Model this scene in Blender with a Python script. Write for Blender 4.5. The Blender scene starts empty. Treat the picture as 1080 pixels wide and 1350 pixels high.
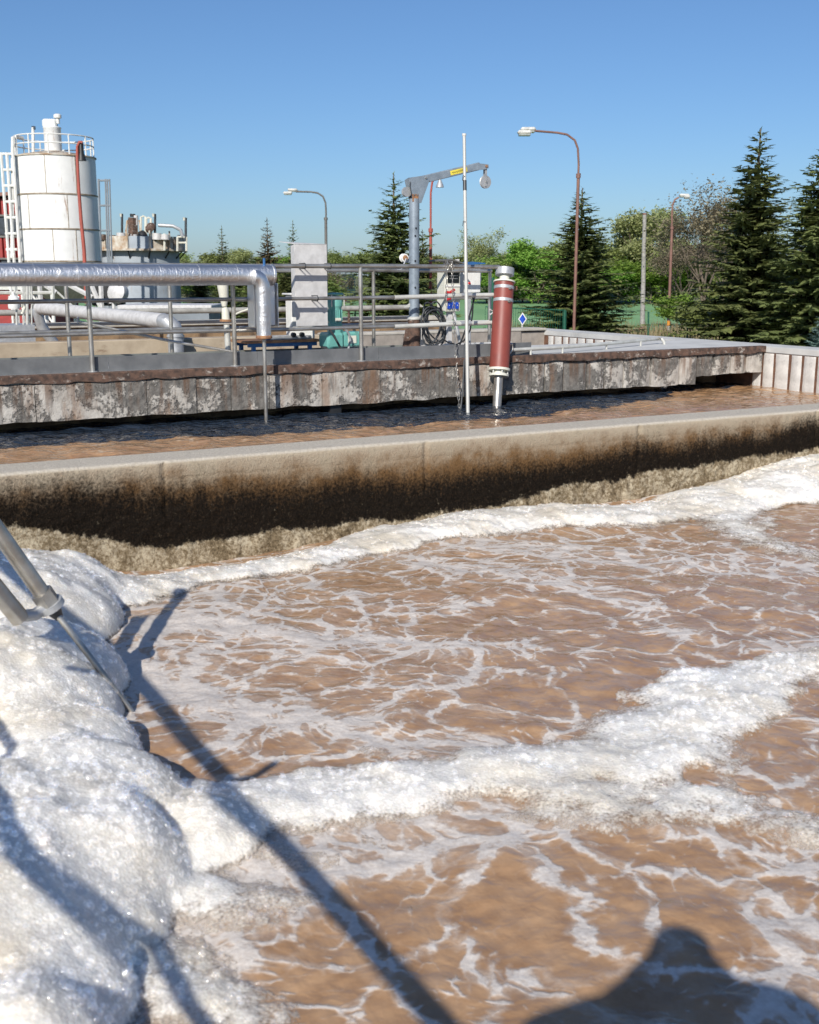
import bpy, math, random
import numpy as np
from mathutils import Vector, Matrix
R = math.radians
# ------------------------------------------------------------------ camera, sky, sun, exposure
scene = bpy.context.scene
COL = scene.collection
FPX, ZC = 1494.0, 2.13                       # focal length in photo pixels, camera height above the basin water
PITCH = math.atan((675 - 362) / FPX)
cd = bpy.data.cameras.new('camera'); cam = bpy.data.objects.new('camera', cd); COL.objects.link(cam)
cam.location = (0, 0, ZC); cam.rotation_euler = (math.pi / 2 - PITCH, 0, 0)
cd.sensor_fit = 'VERTICAL'; cd.sensor_height = 36; cd.sensor_width = 28.8; cd.lens = FPX / 1350 * 36
cd.clip_start = .05; cd.clip_end = 6000
cd.dof.use_dof = True; cd.dof.focus_distance = 12.0; cd.dof.aperture_fstop = 4.0
scene.camera = cam
SUN_EL, SUN_AZ = R(32.3), R(14.3)            # light travels forward and AZ to the right of the view
world = bpy.data.worlds.new('World'); scene.world = world; world.use_nodes = True
wn = world.node_tree; wn.nodes.clear()
sky = wn.nodes.new('ShaderNodeTexSky'); sky.sky_type = 'NISHITA'; sky.sun_disc = False
sky.sun_elevation = SUN_EL; sky.sun_rotation = math.pi + SUN_AZ
sky.air_density = .95; sky.dust_density = .75; sky.ozone_density = 8.0; sky.altitude = 200
bg = wn.nodes.new('ShaderNodeBackground'); bg.inputs['Strength'].default_value = .097
wo = wn.nodes.new('ShaderNodeOutputWorld')
wn.links.new(sky.outputs[0], bg.inputs[0]); wn.links.new(bg.outputs[0], wo.inputs[0])
sd = bpy.data.lights.new('sun', 'SUN'); sd.energy = 5.0; sd.angle = R(.53); sd.color = (1, .95, .87)
sun = bpy.data.objects.new('sun', sd); COL.objects.link(sun)
ldir = Vector((math.sin(SUN_AZ) * math.cos(SUN_EL), math.cos(SUN_AZ) * math.cos(SUN_EL), -math.sin(SUN_EL)))
sun.rotation_euler = ldir.to_track_quat('-Z', 'Y').to_euler(); sun.location = (-8, -20, 20)
vs = scene.view_settings; vs.view_transform = 'Standard'; vs.look = 'None'; vs.exposure = .1; vs.gamma = 1; vs.use_curve_mapping = False
scene.cycles.use_denoising = True
scene.cycles.max_bounces = 5; scene.cycles.diffuse_bounces = 3; scene.cycles.glossy_bounces = 3; scene.cycles.transparent_max_bounces = 8
scene.cycles.use_adaptive_sampling = True; scene.cycles.adaptive_threshold = .025
scene.cycles.sample_clamp_indirect = 4
# ------------------------------------------------------------------ frames of reference
_c, _s = math.cos(PITCH), math.sin(PITCH)
def ray(x, y):
    a = (x - 540) / FPX; b = -(y - 675) / FPX
    return Vector((a, _c + b * _s, -_s + b * _c))
def U(x, y, z):            # photo pixel -> point at height z
    r = ray(x, y); return Vector((0, 0, ZC)) + r * ((z - ZC) / r.z)
def UY(x, y, d):           # photo pixel -> point at distance d
    r = ray(x, y); return Vector((0, 0, ZC)) + r * (d / r.y)
TA = R(28.5); TC, TS = math.cos(TA), math.sin(TA)
def T(u, v, z):            # tank axes: u along the walls, v away across them
    return Vector((u * TC - v * TS, u * TS + v * TC, z))
def uv(p): return (p[0] * TC + p[1] * TS, -p[0] * TS + p[1] * TC)
def UV(x, y, v):           # photo pixel -> point on the plane v = const
    r = ray(x, y); k = -r.x * TS + r.y * TC
    return Vector((0, 0, ZC)) + r * (v / k)
def UU(x, y, u):
    r = ray(x, y); k = r.x * TC + r.y * TS
    return Vector((0, 0, ZC)) + r * (u / k)
Z_WALL, Z_CH, Z_DECK, Z_G = .73, .55, 1.13, -1.87
# ------------------------------------------------------------------ mesh helpers
WL = {}
class MB:
    def __init__(self): self.v = []; self.f = []; self.s = []
    def add(self, vs, fs, smooth=False):
        o = len(self.v); self.v += [tuple(q) for q in vs]; self.f += [tuple(i + o for i in f) for f in fs]; self.s += [smooth] * len(fs); return self
    def box(self, c, size, rz=0, m=None, bev=0):
        x, y, z = size[0] / 2, size[1] / 2, size[2] / 2
        M = m if m is not None else Matrix.Rotation(rz, 3, 'Z'); c = Vector(c)
        b = min(bev, x * .9, y * .9, z * .9)
        if b <= 0:
            P = [(-x, -y, -z), (x, -y, -z), (x, y, -z), (-x, y, -z), (-x, -y, z), (x, -y, z), (x, y, z), (-x, y, z)]
            return self.add([c + M @ Vector(p) for p in P], [(0, 3, 2, 1), (4, 5, 6, 7), (0, 1, 5, 4), (1, 2, 6, 5), (2, 3, 7, 6), (3, 0, 4, 7)])
        P = []; 
        for sx in (-1, 1):
            for sy in (-1, 1):
                for sz in (-1, 1):
                    P += [(sx * x, sy * (y - b), sz * (z - b)), (sx * (x - b), sy * y, sz * (z - b)), (sx * (x - b), sy * (y - b), sz * z)]
        def i(sx, sy, sz, k): return ((sx > 0) * 4 + (sy > 0) * 2 + (sz > 0)) * 3 + k
        Fs = []
        for s in (-1, 1):
            Fs.append([i(s, a, b2, 0) for a, b2 in ((-1, -1), (1, -1), (1, 1), (-1, 1))][::s])
            Fs.append([i(a, s, b2, 1) for a, b2 in ((-1, -1), (-1, 1), (1, 1), (1, -1))][::s])
            Fs.append([i(a, b2, s, 2) for a, b2 in ((-1, -1), (1, -1), (1, 1), (-1, 1))][::s])
        for a in (-1, 1):
            for b2 in (-1, 1):
                Fs.append([i(a, b2, -1, 0), i(a, b2, 1, 0), i(a, b2, 1, 1), i(a, b2, -1, 1)])
                Fs.append([i(a, -1, b2, 0), i(a, 1, b2, 0), i(a, 1, b2, 2), i(a, -1, b2, 2)])
                Fs.append([i(-1, a, b2, 1), i(1, a, b2, 1), i(1, a, b2, 2), i(-1, a, b2, 2)])
                for c2 in (-1, 1): Fs.append([i(a, b2, c2, 0), i(a, b2, c2, 1), i(a, b2, c2, 2)])
        return self.add([c + M @ Vector(p) for p in P], Fs)
    def path(self, pts, r, n=10, cap=True, r2=None):
        pts = [Vector(p) for p in pts]; N = len(pts); V = []; prev = None
        for k in range(N):
            d = (pts[min(k + 1, N - 1)] - pts[max(k - 1, 0)]).normalized()
            if prev is None: a = d.orthogonal().normalized()
            else:
                a = prev - d * prev.dot(d)
                a = a.normalized() if a.length > 1e-6 else d.orthogonal().normalized()
            prev = a; b = d.cross(a)
            rr = r[k] if isinstance(r, (list, tuple)) else (r if r2 is None else r + (r2 - r) * k / (N - 1))
            for j in range(n):
                t = 2 * math.pi * j / n; V.append(pts[k] + (a * math.cos(t) + b * math.sin(t)) * rr)
        o = len(self.v)
        self.add(V, [(k * n + j, k * n + (j + 1) % n, (k + 1) * n + (j + 1) % n, (k + 1) * n + j) for k in range(N - 1) for j in range(n)], True)
        if cap:
            self.f.append(tuple(o + j for j in range(n))[::-1]); self.f.append(tuple(o + (N - 1) * n + j for j in range(n))); self.s += [False, False]
        return self
    def tube(self, p0, p1, r, n=10, r2=None): return self.path([p0, p1], r, n, True, r2)
    def lathe(self, c, prof, n=24, axis=None, smooth=True):
        c = Vector(c); q = Vector(axis).to_track_quat('Z', 'Y').to_matrix() if axis is not None else Matrix.Identity(3)
        V = [c + q @ Vector((r * math.cos(2 * math.pi * j / n), r * math.sin(2 * math.pi * j / n), z)) for r, z in prof for j in range(n)]
        o = len(self.v); N = len(prof)
        self.add(V, [(k * n + j, k * n + (j + 1) % n, (k + 1) * n + (j + 1) % n, (k + 1) * n + j) for k in range(N - 1) for j in range(n)], smooth)
        self.f.append(tuple(o + j for j in range(n))[::-1]); self.f.append(tuple(o + (N - 1) * n + j for j in range(n))); self.s += [False, False]
        return self
    def prism(self, poly, off):   # polygon in space, extruded by a vector
        n = len(poly); off = Vector(off); P = [Vector(p) for p in poly]
        return self.add(P + [p + off for p in P], [tuple(range(n))[::-1], tuple(range(n, 2 * n))] + [(i, (i + 1) % n, (i + 1) % n + n, i + n) for i in range(n)])
    def mesh(self, name, off=Vector((0, 0, 0))):
        me = bpy.data.meshes.new(name)
        me.from_pydata([(x - off.x, y - off.y, z - off.z) for x, y, z in self.v], [], self.f)
        me.polygons.foreach_set('use_smooth', self.s); me.update()
        me.set_sharp_from_angle(angle=R(42))
        return me
    def build(self, name, mat, parent=None, loc=None):
        if parent is None:
            a = np.array(self.v); off = Vector(loc) if loc is not None else Vector(((a[:, 0].min() + a[:, 0].max()) / 2, (a[:, 1].min() + a[:, 1].max()) / 2, a[:, 2].min()))
        else: off = WL[parent.name]
        me = self.mesh(name, off); me.materials.append(mat)
        o = bpy.data.objects.new(name, me); COL.objects.link(o)
        if parent is None: o.location = off
        else: o.parent = parent
        WL[o.name] = off
        return o
def tag(o, label, cat, group=None):
    o['label'] = label; o['category'] = cat
    if group: o['group'] = group
    return o
def thing(name, loc, label, cat, group=None):
    o = bpy.data.objects.new(name, None); COL.objects.link(o); o.location = Vector(loc); o.empty_display_size = .2
    WL[o.name] = Vector(loc); return tag(o, label, cat, group)
def struct(o): o['kind'] = 'structure'; return o
def rtrack(d): return Vector(d).to_track_quat('X', 'Z').to_matrix()
# ------------------------------------------------------------------ materials
def nodes(name):
    m = bpy.data.materials.new(name); m.use_nodes = True; nt = m.node_tree; b = nt.nodes['Principled BSDF']; return m, nt, b
def N(nt, t, **kw):
    n = nt.nodes.new(t)
    for k, v in kw.items():
        if k.startswith('i_'):
            key = k[2:]; key = int(key) if key.isdigit() else key.replace('_', ' ')
            n.inputs[key].default_value = v
        else: setattr(n, k, v)
    return n
def ramp(nt, fac, stops, interp='LINEAR'):
    r = nt.nodes.new('ShaderNodeValToRGB'); r.color_ramp.interpolation = interp
    e = r.color_ramp.elements
    while len(e) < len(stops): e.new(.5)
    for k, (p, c) in enumerate(stops): e[k].position = p; e[k].color = tuple(c) + (1,) if len(c) == 3 else c
    nt.links.new(fac, r.inputs[0]); return r.outputs[0]
def mix(nt, fac, a, b, mode='MIX'):
    n = nt.nodes.new('ShaderNodeMix'); n.data_type = 'RGBA'; n.blend_type = mode
    for sck, val in ((n.inputs[0], fac), (n.inputs[6], a), (n.inputs[7], b)):
        if hasattr(val, 'links'): nt.links.new(val, sck)
        else: sck.default_value = val if not isinstance(val, (tuple, list)) else tuple(val) + ((1,) if len(val) == 3 else ())
    return n.outputs[2]
def math_(nt, op, a, b=None, c=None, clamp=False):
    n = nt.nodes.new('ShaderNodeMath'); n.operation = op; n.use_clamp = clamp
    for k, val in enumerate((a, b, c)):
        if val is None: continue
        if hasattr(val, 'links'): nt.links.new(val, n.inputs[k])
        else: n.inputs[k].default_value = val
    return n.outputs[0]
def sstep(nt, x, a, b):
    n = nt.nodes.new('ShaderNodeMapRange'); n.interpolation_type = 'SMOOTHSTEP'
    nt.links.new(x, n.inputs[0])
    for k, val in ((1, a), (2, b)):
        if hasattr(val, 'links'): nt.links.new(val, n.inputs[k])
        else: n.inputs[k].default_value = val
    return n.outputs[0]
def coords(nt, kind='Object', scale=(1, 1, 1)):
    tc = N(nt, 'ShaderNodeTexCoord'); mp = N(nt, 'ShaderNodeMapping'); mp.inputs['Scale'].default_value = scale
    nt.links.new(tc.outputs[kind], mp.inputs[0]); return mp.outputs[0]
def noise(nt, co, scale, detail=4, rough=.55, dist=0):
    n = N(nt, 'ShaderNodeTexNoise', i_Scale=scale, i_Detail=detail, i_Roughness=rough, i_Distortion=dist)
    nt.links.new(co, n.inputs['Vector']); return n.outputs[0]
def bump(nt, b, h, strength, dist=.01, normal=None):
    n = N(nt, 'ShaderNodeBump', i_Strength=strength, i_Distance=dist); nt.links.new(h, n.inputs['Height'])
    if normal is not None: nt.links.new(normal, n.inputs['Normal'])
    nt.links.new(n.outputs[0], b.inputs['Normal']); return n.outputs[0]
def pm(name, col, rough=.55, metal=0, col2=None, var=.18, scale=6, bmp=.15, bscale=60, stain=None, stain_amt=.35, stain_scale=(9, 9, 1.6), spec=.5):
    m, nt, b = nodes(name); co = coords(nt)
    c2 = col2 or tuple(max(0, x * (1 - var * 2)) for x in col)
    f = noise(nt, co, scale, 6, .6)
    cc = ramp(nt, f, [(.36, c2), (.62, col)])
    if stain:
        sc = coords(nt, 'Object', stain_scale)
        sf = noise(nt, sc, 1.0, 7, .68)
        cc = mix(nt, sstep(nt, sf, .62 - stain_amt * .3, .75 - stain_amt * .2), cc, stain)
    nt.links.new(cc, b.inputs['Base Color'])
    b.inputs['Metallic'].default_value = metal; b.inputs['Specular IOR Level'].default_value = spec
    rf = N(nt, 'ShaderNodeMapRange'); nt.links.new(f, rf.inputs[0]); rf.inputs[3].default_value = max(.04, rough - .12); rf.inputs[4].default_value = min(1, rough + .12)
    nt.links.new(rf.outputs[0], b.inputs['Roughness'])
    if bmp: bump(nt, b, noise(nt, co, bscale, 5, .6), bmp, .01)
    return m
M = {}
M['steel'] = pm('brushed_steel', (.50, .49, .46), .38, .75, (.33, .30, .26), scale=5, bmp=.05)
M['steel_light'] = pm('galvanised_rail', (.60, .60, .56), .5, .2, (.47, .46, .42), scale=6, bmp=.05)
M['galv'] = pm('galvanised_plate', (.46, .47, .48), .5, .45, (.36, .37, .38), scale=14, bmp=.03)
M['galv_plate'] = pm('weathered_zinc_sheet', (.60, .59, .58), .6, .1, (.48, .47, .46), scale=10, bmp=.05, stain=(.38, .36, .34), stain_amt=.1)
M['toe'] = pm('dull_zinc_toe_board', (.17, .175, .18), .55, .2, (.125, .13, .135), scale=5, bmp=.04)
M['toe_green'] = pm('aged_toe_board', (.19, .20, .185), .6, .1, (.15, .155, .145), scale=5, bmp=.04)
M['crane'] = pm('grey_blue_crane_paint', (.27, .32, .37), .45, .25, (.2, .24, .28), scale=9, bmp=.06)
M['rust'] = pm('rusted_steel', (.135, .078, .055), .85, 0, (.045, .030, .024), scale=15, bmp=.4, stain=(.38, .34, .30), stain_amt=.22, stain_scale=(9, 9, 13))
M['rust_light'] = pm('orange_rust', (.36, .19, .09), .85, 0, (.2, .1, .06), scale=14, bmp=.3)
M['red_tube'] = pm('oxide_red_plastic', (.24, .053, .038), .5, 0, (.19, .045, .034), scale=4, bmp=.04)
M['red_metal'] = pm('red_sheet', (.33, .035, .03), .6, 0, (.25, .028, .025), scale=3, bmp=.05)
M['red_pole'] = pm('faded_red_paint', (.38, .085, .06), .6, 0, (.3, .07, .05), scale=3)
M['white'] = pm('white_paint', (.74, .74, .71), .5, 0, (.62, .61, .57), scale=5, bmp=.05, stain=(.3, .17, .08), stain_amt=.0)
M['white_rust'] = pm('white_paint_with_rust', (.78, .78, .76), .5, 0, (.7, .7, .68), scale=1.5, bmp=.06, stain=(.28, .13, .05), stain_amt=.07, stain_scale=(3.2, 3.2, .55))
M['rust_flange'] = pm('rusty_flange', (.42, .36, .28), .8, 0, (.22, .16, .10), scale=7, bmp=.2)
M['joint'] = pm('rust_brown_joint', (.17, .085, .05), .9, 0, (.09, .045, .03), scale=12, bmp=.3)
M['digester'] = pm('pale_grey_tank_paint', (.36, .40, .44), .6, 0, (.28, .31, .34), scale=1.2, bmp=.05, stain=(.3, .2, .12), stain_amt=.05, stain_scale=(3, 3, .5))
M['cream'] = pm('cream_plastic', (.64, .63, .54), .5, 0, (.58, .57, .49), bmp=.02)
M['rust_white'] = pm('flaking_white_paint', (.55, .52, .45), .7, 0, (.33, .22, .13), scale=2.5, bmp=.2, stain=(.25, .12, .05), stain_amt=.3, stain_scale=(4, 4, 2))
M['black'] = pm('black_rubber', (.02, .021, .023), .5, 0, bmp=.02)
M['dark_glass'] = pm('dark_window', (.012, .014, .016), .15, 0, bmp=0)
M['glass_blue'] = pm('window_glass', (.05, .06, .075), .12, 0, bmp=0)
M['cable'] = pm('grey_cable', (.055, .06, .065), .45, 0, bmp=.02)
M['blue'] = pm('blue_paint', (.03, .13, .33), .45, 0, bmp=.05)
M['sign_blue'] = pm('sign_blue', (.01, .07, .5), .4, 0, bmp=0)
M['teal'] = pm('turquoise_machine_paint', (.15, .40, .36), .42, 0, (.11, .31, .28), scale=4, bmp=.05, stain=(.1, .12, .1), stain_amt=.08)
M['yellow'] = pm('yellow_sticker', (.75, .62, .08), .45, 0, bmp=0)
M['orange'] = pm('orange_band_paint', (.7, .28, .03), .6, 0, bmp=0)
M['sign_red'] = pm('bright_red_plastic', (.55, .03, .03), .4, 0, bmp=0)
M['green_plastic'] = pm('green_button', (.02, .3, .2), .4, 0, bmp=0)
M['green_fence'] = pm('green_fence_coating', (.012, .10, .06), .5, 0, bmp=0)
M['lamp_pole'] = pm('brown_lamp_post_paint', (.24, .125, .095), .6, .1, (.17, .09, .07), scale=3)
M['lamp_pole_grey'] = pm('grey_lamp_post_paint', (.17, .165, .15), .6, .2, (.12, .11, .1), scale=3)
M['concrete_pole'] = pm('concrete_post', (.36, .35, .32), .85, 0, bmp=.2)
M['lamp_white'] = pm('lamp_head_shell', (.66, .65, .60), .5, 0, bmp=0)
M['lamp_glass'] = pm('lamp_glass', (.30, .33, .30), .2, 0, bmp=0)
M['building_grey'] = pm('grey_cladding', (.24, .27, .30), .6, 0, scale=.5, bmp=.02)
M['cloth'] = pm('dark_clothes', (.05, .06, .09), .85, 0, bmp=.1)
M['skin'] = pm('skin', (.5, .3, .22), .5, 0, bmp=.05)
M['concrete'] = pm('pale_concrete', (.46, .43, .38), .88, 0, (.36, .33, .28), scale=5, bmp=.3, bscale=90)
M['concrete_beige'] = pm('beige_concrete', (.44, .36, .26), .9, 0, (.34, .27, .19), scale=3, bmp=.35, bscale=70, stain=(.2, .13, .08), stain_amt=.12, stain_scale=(1.2, 1.2, 4))
M['concrete_brown'] = pm('brown_stained_concrete', (.30, .20, .11), .9, 0, (.12, .075, .045), scale=2.2, bmp=.35, bscale=60, stain=(.07, .045, .03), stain_amt=.3, stain_scale=(3, 3, 1))
M['concrete_block'] = pm('grey_block_concrete', (.33, .29, .25), .92, 0, (.25, .22, .19), scale=9, bmp=.5, bscale=60)
M['deck'] = pm('smooth_deck_concrete', (.56, .555, .53), .85, 0, (.47, .465, .445), scale=2.5, bmp=.15, stain=(.33, .33, .32), stain_amt=.12, stain_scale=(.8, .8, .8))
M['pole_white'] = pm('pale_grey_pole', (.50, .50, .47), .5, .1, (.42, .41, .38), scale=4)
M['white_stave'] = pm('peeling_whitewash', (.66, .64, .60), .85, 0, (.50, .48, .45), scale=6, bmp=.5, bscale=45, stain=(.30, .29, .28), stain_amt=.3, stain_scale=(7, 7, 5))
def alu():
    m, nt, b = nodes('crumpled_aluminium_foil'); co = coords(nt, 'Object', (1, 1, 1))
    b.inputs['Base Color'].default_value = (.80, .80, .80, 1); b.inputs['Metallic'].default_value = 1; b.inputs['Roughness'].default_value = .43
    n1 = noise(nt, co, 9, 5, .65, 1.2); n2 = noise(nt, coords(nt, 'Object', (40, 40, 4)), 1, 3, .6)
    bump(nt, b, math_(nt, 'ADD', n1, math_(nt, 'MULTIPLY', n2, .5)), .42, .022)
    return m
M['alu'] = alu()
def peel():     # the bridge flank: pale render flaking off a dark grey concrete, streaked with rust
    m, nt, b = nodes('flaking_bridge_render'); co = coords(nt)
    big = noise(nt, co, 2.3, 7, .66); fine = noise(nt, co, 22, 6, .65)
    f = math_(nt, 'ADD', math_(nt, 'MULTIPLY', big, .72), math_(nt, 'MULTIPLY', fine, .28))
    pale = ramp(nt, noise(nt, co, 7, 5, .6), [(.35, (.33, .30, .265)), (.6, (.48, .45, .405))])
    dark = ramp(nt, noise(nt, co, 13, 6, .7), [(.35, (.08, .075, .068)), (.65, (.21, .195, .175))])
    fl = sstep(nt, f, .475, .53)
    c = mix(nt, fl, dark, pale)
    rs = noise(nt, coords(nt, 'Object', (4.5, 4.5, .9)), 1, 6, .65)
    c = mix(nt, math_(nt, 'MULTIPLY', sstep(nt, rs, .53, .68), .55), c, (.22, .11, .05))
    sx_ = N(nt, 'ShaderNodeSeparateXYZ'); nt.links.new(co, sx_.inputs[0])
    st = noise(nt, coords(nt, 'Object', (11, 11, .5)), 1, 5, .6); top = sstep(nt, sx_.outputs[2], .15, .52)
    c = mix(nt, math_(nt, 'MULTIPLY', math_(nt, 'MULTIPLY', sstep(nt, st, .48, .62), top), .75), c, (.13, .07, .04))
    c = mix(nt, math_(nt, 'MULTIPLY', sstep(nt, noise(nt, coords(nt, 'Object', (6, 6, .7)), 1.3, 6, .7), .56, .66), .5), c, (.05, .047, .042))
    nt.links.new(c, b.inputs['Base Color']); b.inputs['Roughness'].default_value = .9
    bump(nt, b, math_(nt, 'ADD', math_(nt, 'MULTIPLY', fl, .7), fine), .9, .015)
    return m
M['peel'] = peel()
# ------------------------------------------------------------------ numpy noise
_rng = np.random.RandomState(5); _tab = _rng.rand(512, 512)
def vn(x, y):
    xi = np.floor(x).astype(int); yi = np.floor(y).astype(int); fx = x - xi; fy = y - yi
    fx = fx * fx * fx * (fx * (fx * 6 - 15) + 10); fy = fy * fy * fy * (fy * (fy * 6 - 15) + 10)
    g = lambda a, b: _tab[a % 512, b % 512]
    return (g(xi, yi) * (1 - fx) + g(xi + 1, yi) * fx) * (1 - fy) + (g(xi, yi + 1) * (1 - fx) + g(xi + 1, yi + 1) * fx) * fy
def fbm(x, y, o=5, gain=.5):
    t = 0; a = 1; n = 0; x = np.asarray(x, float); y = np.asarray(y, float)
    for k in range(o):
        t = t + a * vn(x * 2 ** k + 17.3 * k, y * 2 ** k + 9.1 * k); n += a; a *= gain
    return t / n - .5
def grid_mesh(name, X, Y, Z, mask=None, attrs=None, off=Vector((0, 0, 0))):
    h, w = X.shape; idx = np.arange(h * w).reshape(h, w)
    q = np.stack([idx[:-1, :-1], idx[:-1, 1:], idx[1:, 1:], idx[1:, :-1]], -1).reshape(-1, 4)
    co = np.stack([X, Y, Z], -1).reshape(-1, 3) - np.array(off)
    if mask is not None:
        q = q[mask[:-1, :-1].ravel() | mask[1:, 1:].ravel()]
        used = np.unique(q); re = np.full(h * w, -1); re[used] = np.arange(len(used)); q = re[q]; co = co[used]
    else: used = np.arange(h * w)
    me = bpy.data.meshes.new(name); me.vertices.add(len(co)); me.vertices.foreach_set('co', co.ravel())
    me.loops.add(q.size); me.loops.foreach_set('vertex_index', q.ravel().astype(np.int32))
    me.polygons.add(len(q)); me.polygons.foreach_set('loop_start', np.arange(0, q.size, 4, dtype=np.int32)); 
    me.polygons.foreach_set('use_smooth', np.ones(len(q), bool)); me.update(calc_edges=True)
    for k, a in (attrs or {}).items():
        at = me.attributes.new(k, 'FLOAT', 'POINT'); at.data.foreach_set('value', a.ravel()[used].astype(np.float32))
    o = bpy.data.objects.new(name, me); COL.objects.link(o); o.location = off; WL[o.name] = off
    return o, used
def T_np(u, v): return u * TC - v * TS, u * TS + v * TC
# ------------------------------------------------------------------ ground and field
def ground_mat():
    m, nt, b = nodes('rough_grass_and_earth'); co = coords(nt)
    a = ramp(nt, noise(nt, co, .35, 8, .65), [(.35, (.06, .10, .03)), (.5, (.11, .13, .05)), (.62, (.24, .2, .12))])
    c = mix(nt, .35, a, ramp(nt, noise(nt, co, 6, 5, .6), [(.3, (.04, .06, .02)), (.7, (.2, .2, .1))]))
    nt.links.new(c, b.inputs['Base Color']); b.inputs['Roughness'].default_value = .95; bump(nt, b, noise(nt, co, 9, 5), .5, .05); return m
def field_mat():
    m, nt, b = nodes('young_crop'); co = coords(nt)
    a = ramp(nt, noise(nt, co, .03, 6, .6), [(.35, (.14, .29, .12)), (.6, (.19, .36, .15))])
    rows = N(nt, 'ShaderNodeTexWave', i_Scale=.12, i_Distortion=.6); nt.links.new(co, rows.inputs[0])
    c = mix(nt, .15, a, ramp(nt, rows.outputs[1], [(.3, (.12, .25, .10)), (.7, (.23, .39, .17))]))
    c = mix(nt, .25, c, ramp(nt, noise(nt, co, 1.5, 4), [(.35, (.12, .25, .10)), (.65, (.24, .41, .19))]))
    nt.links.new(c, b.inputs['Base Color']); b.inputs['Roughness'].default_value = .9; bump(nt, b, noise(nt, co, 3, 4), .5, .08); return m
g = MB().add([(-3000, -400, Z_G), (3000, -400, Z_G), (3000, 3000, Z_G), (-3000, 3000, Z_G)], [(0, 1, 2, 3)]).build('ground', ground_mat(), None, (0, 0, Z_G)); struct(g)
fy0 = 76
P = [(-120, fy0 + 14), (-40, fy0 + 6), (0, fy0), (30, fy0 + 3), (60, fy0 + 10), (120, fy0 + 20), (140, 172), (60, 168), (0, 188), (-60, 196), (-150, 200)]
fld = MB().add([(x, y, Z_G + .012) for x, y in P], [tuple(range(len(P)))]).build('field', field_mat(), None, (0, 120, Z_G)); struct(fld)
rd = MB(); P = [(26 + t * 9, 70.5 - .15 * t * t * .3) for t in range(0, 8)]
rd.add([(x, y - 1.4, Z_G + .02) for x, y in P] + [(x, y + 1.4, Z_G + .02) for x, y in P], [(k, k + 1, k + 9, k + 8) for k in range(7)])
struct(rd.build('gravel_path', pm('pale_gravel', (.40, .36, .29), .95, 0, bmp=.3), None, (40, 70, Z_G)))
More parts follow.
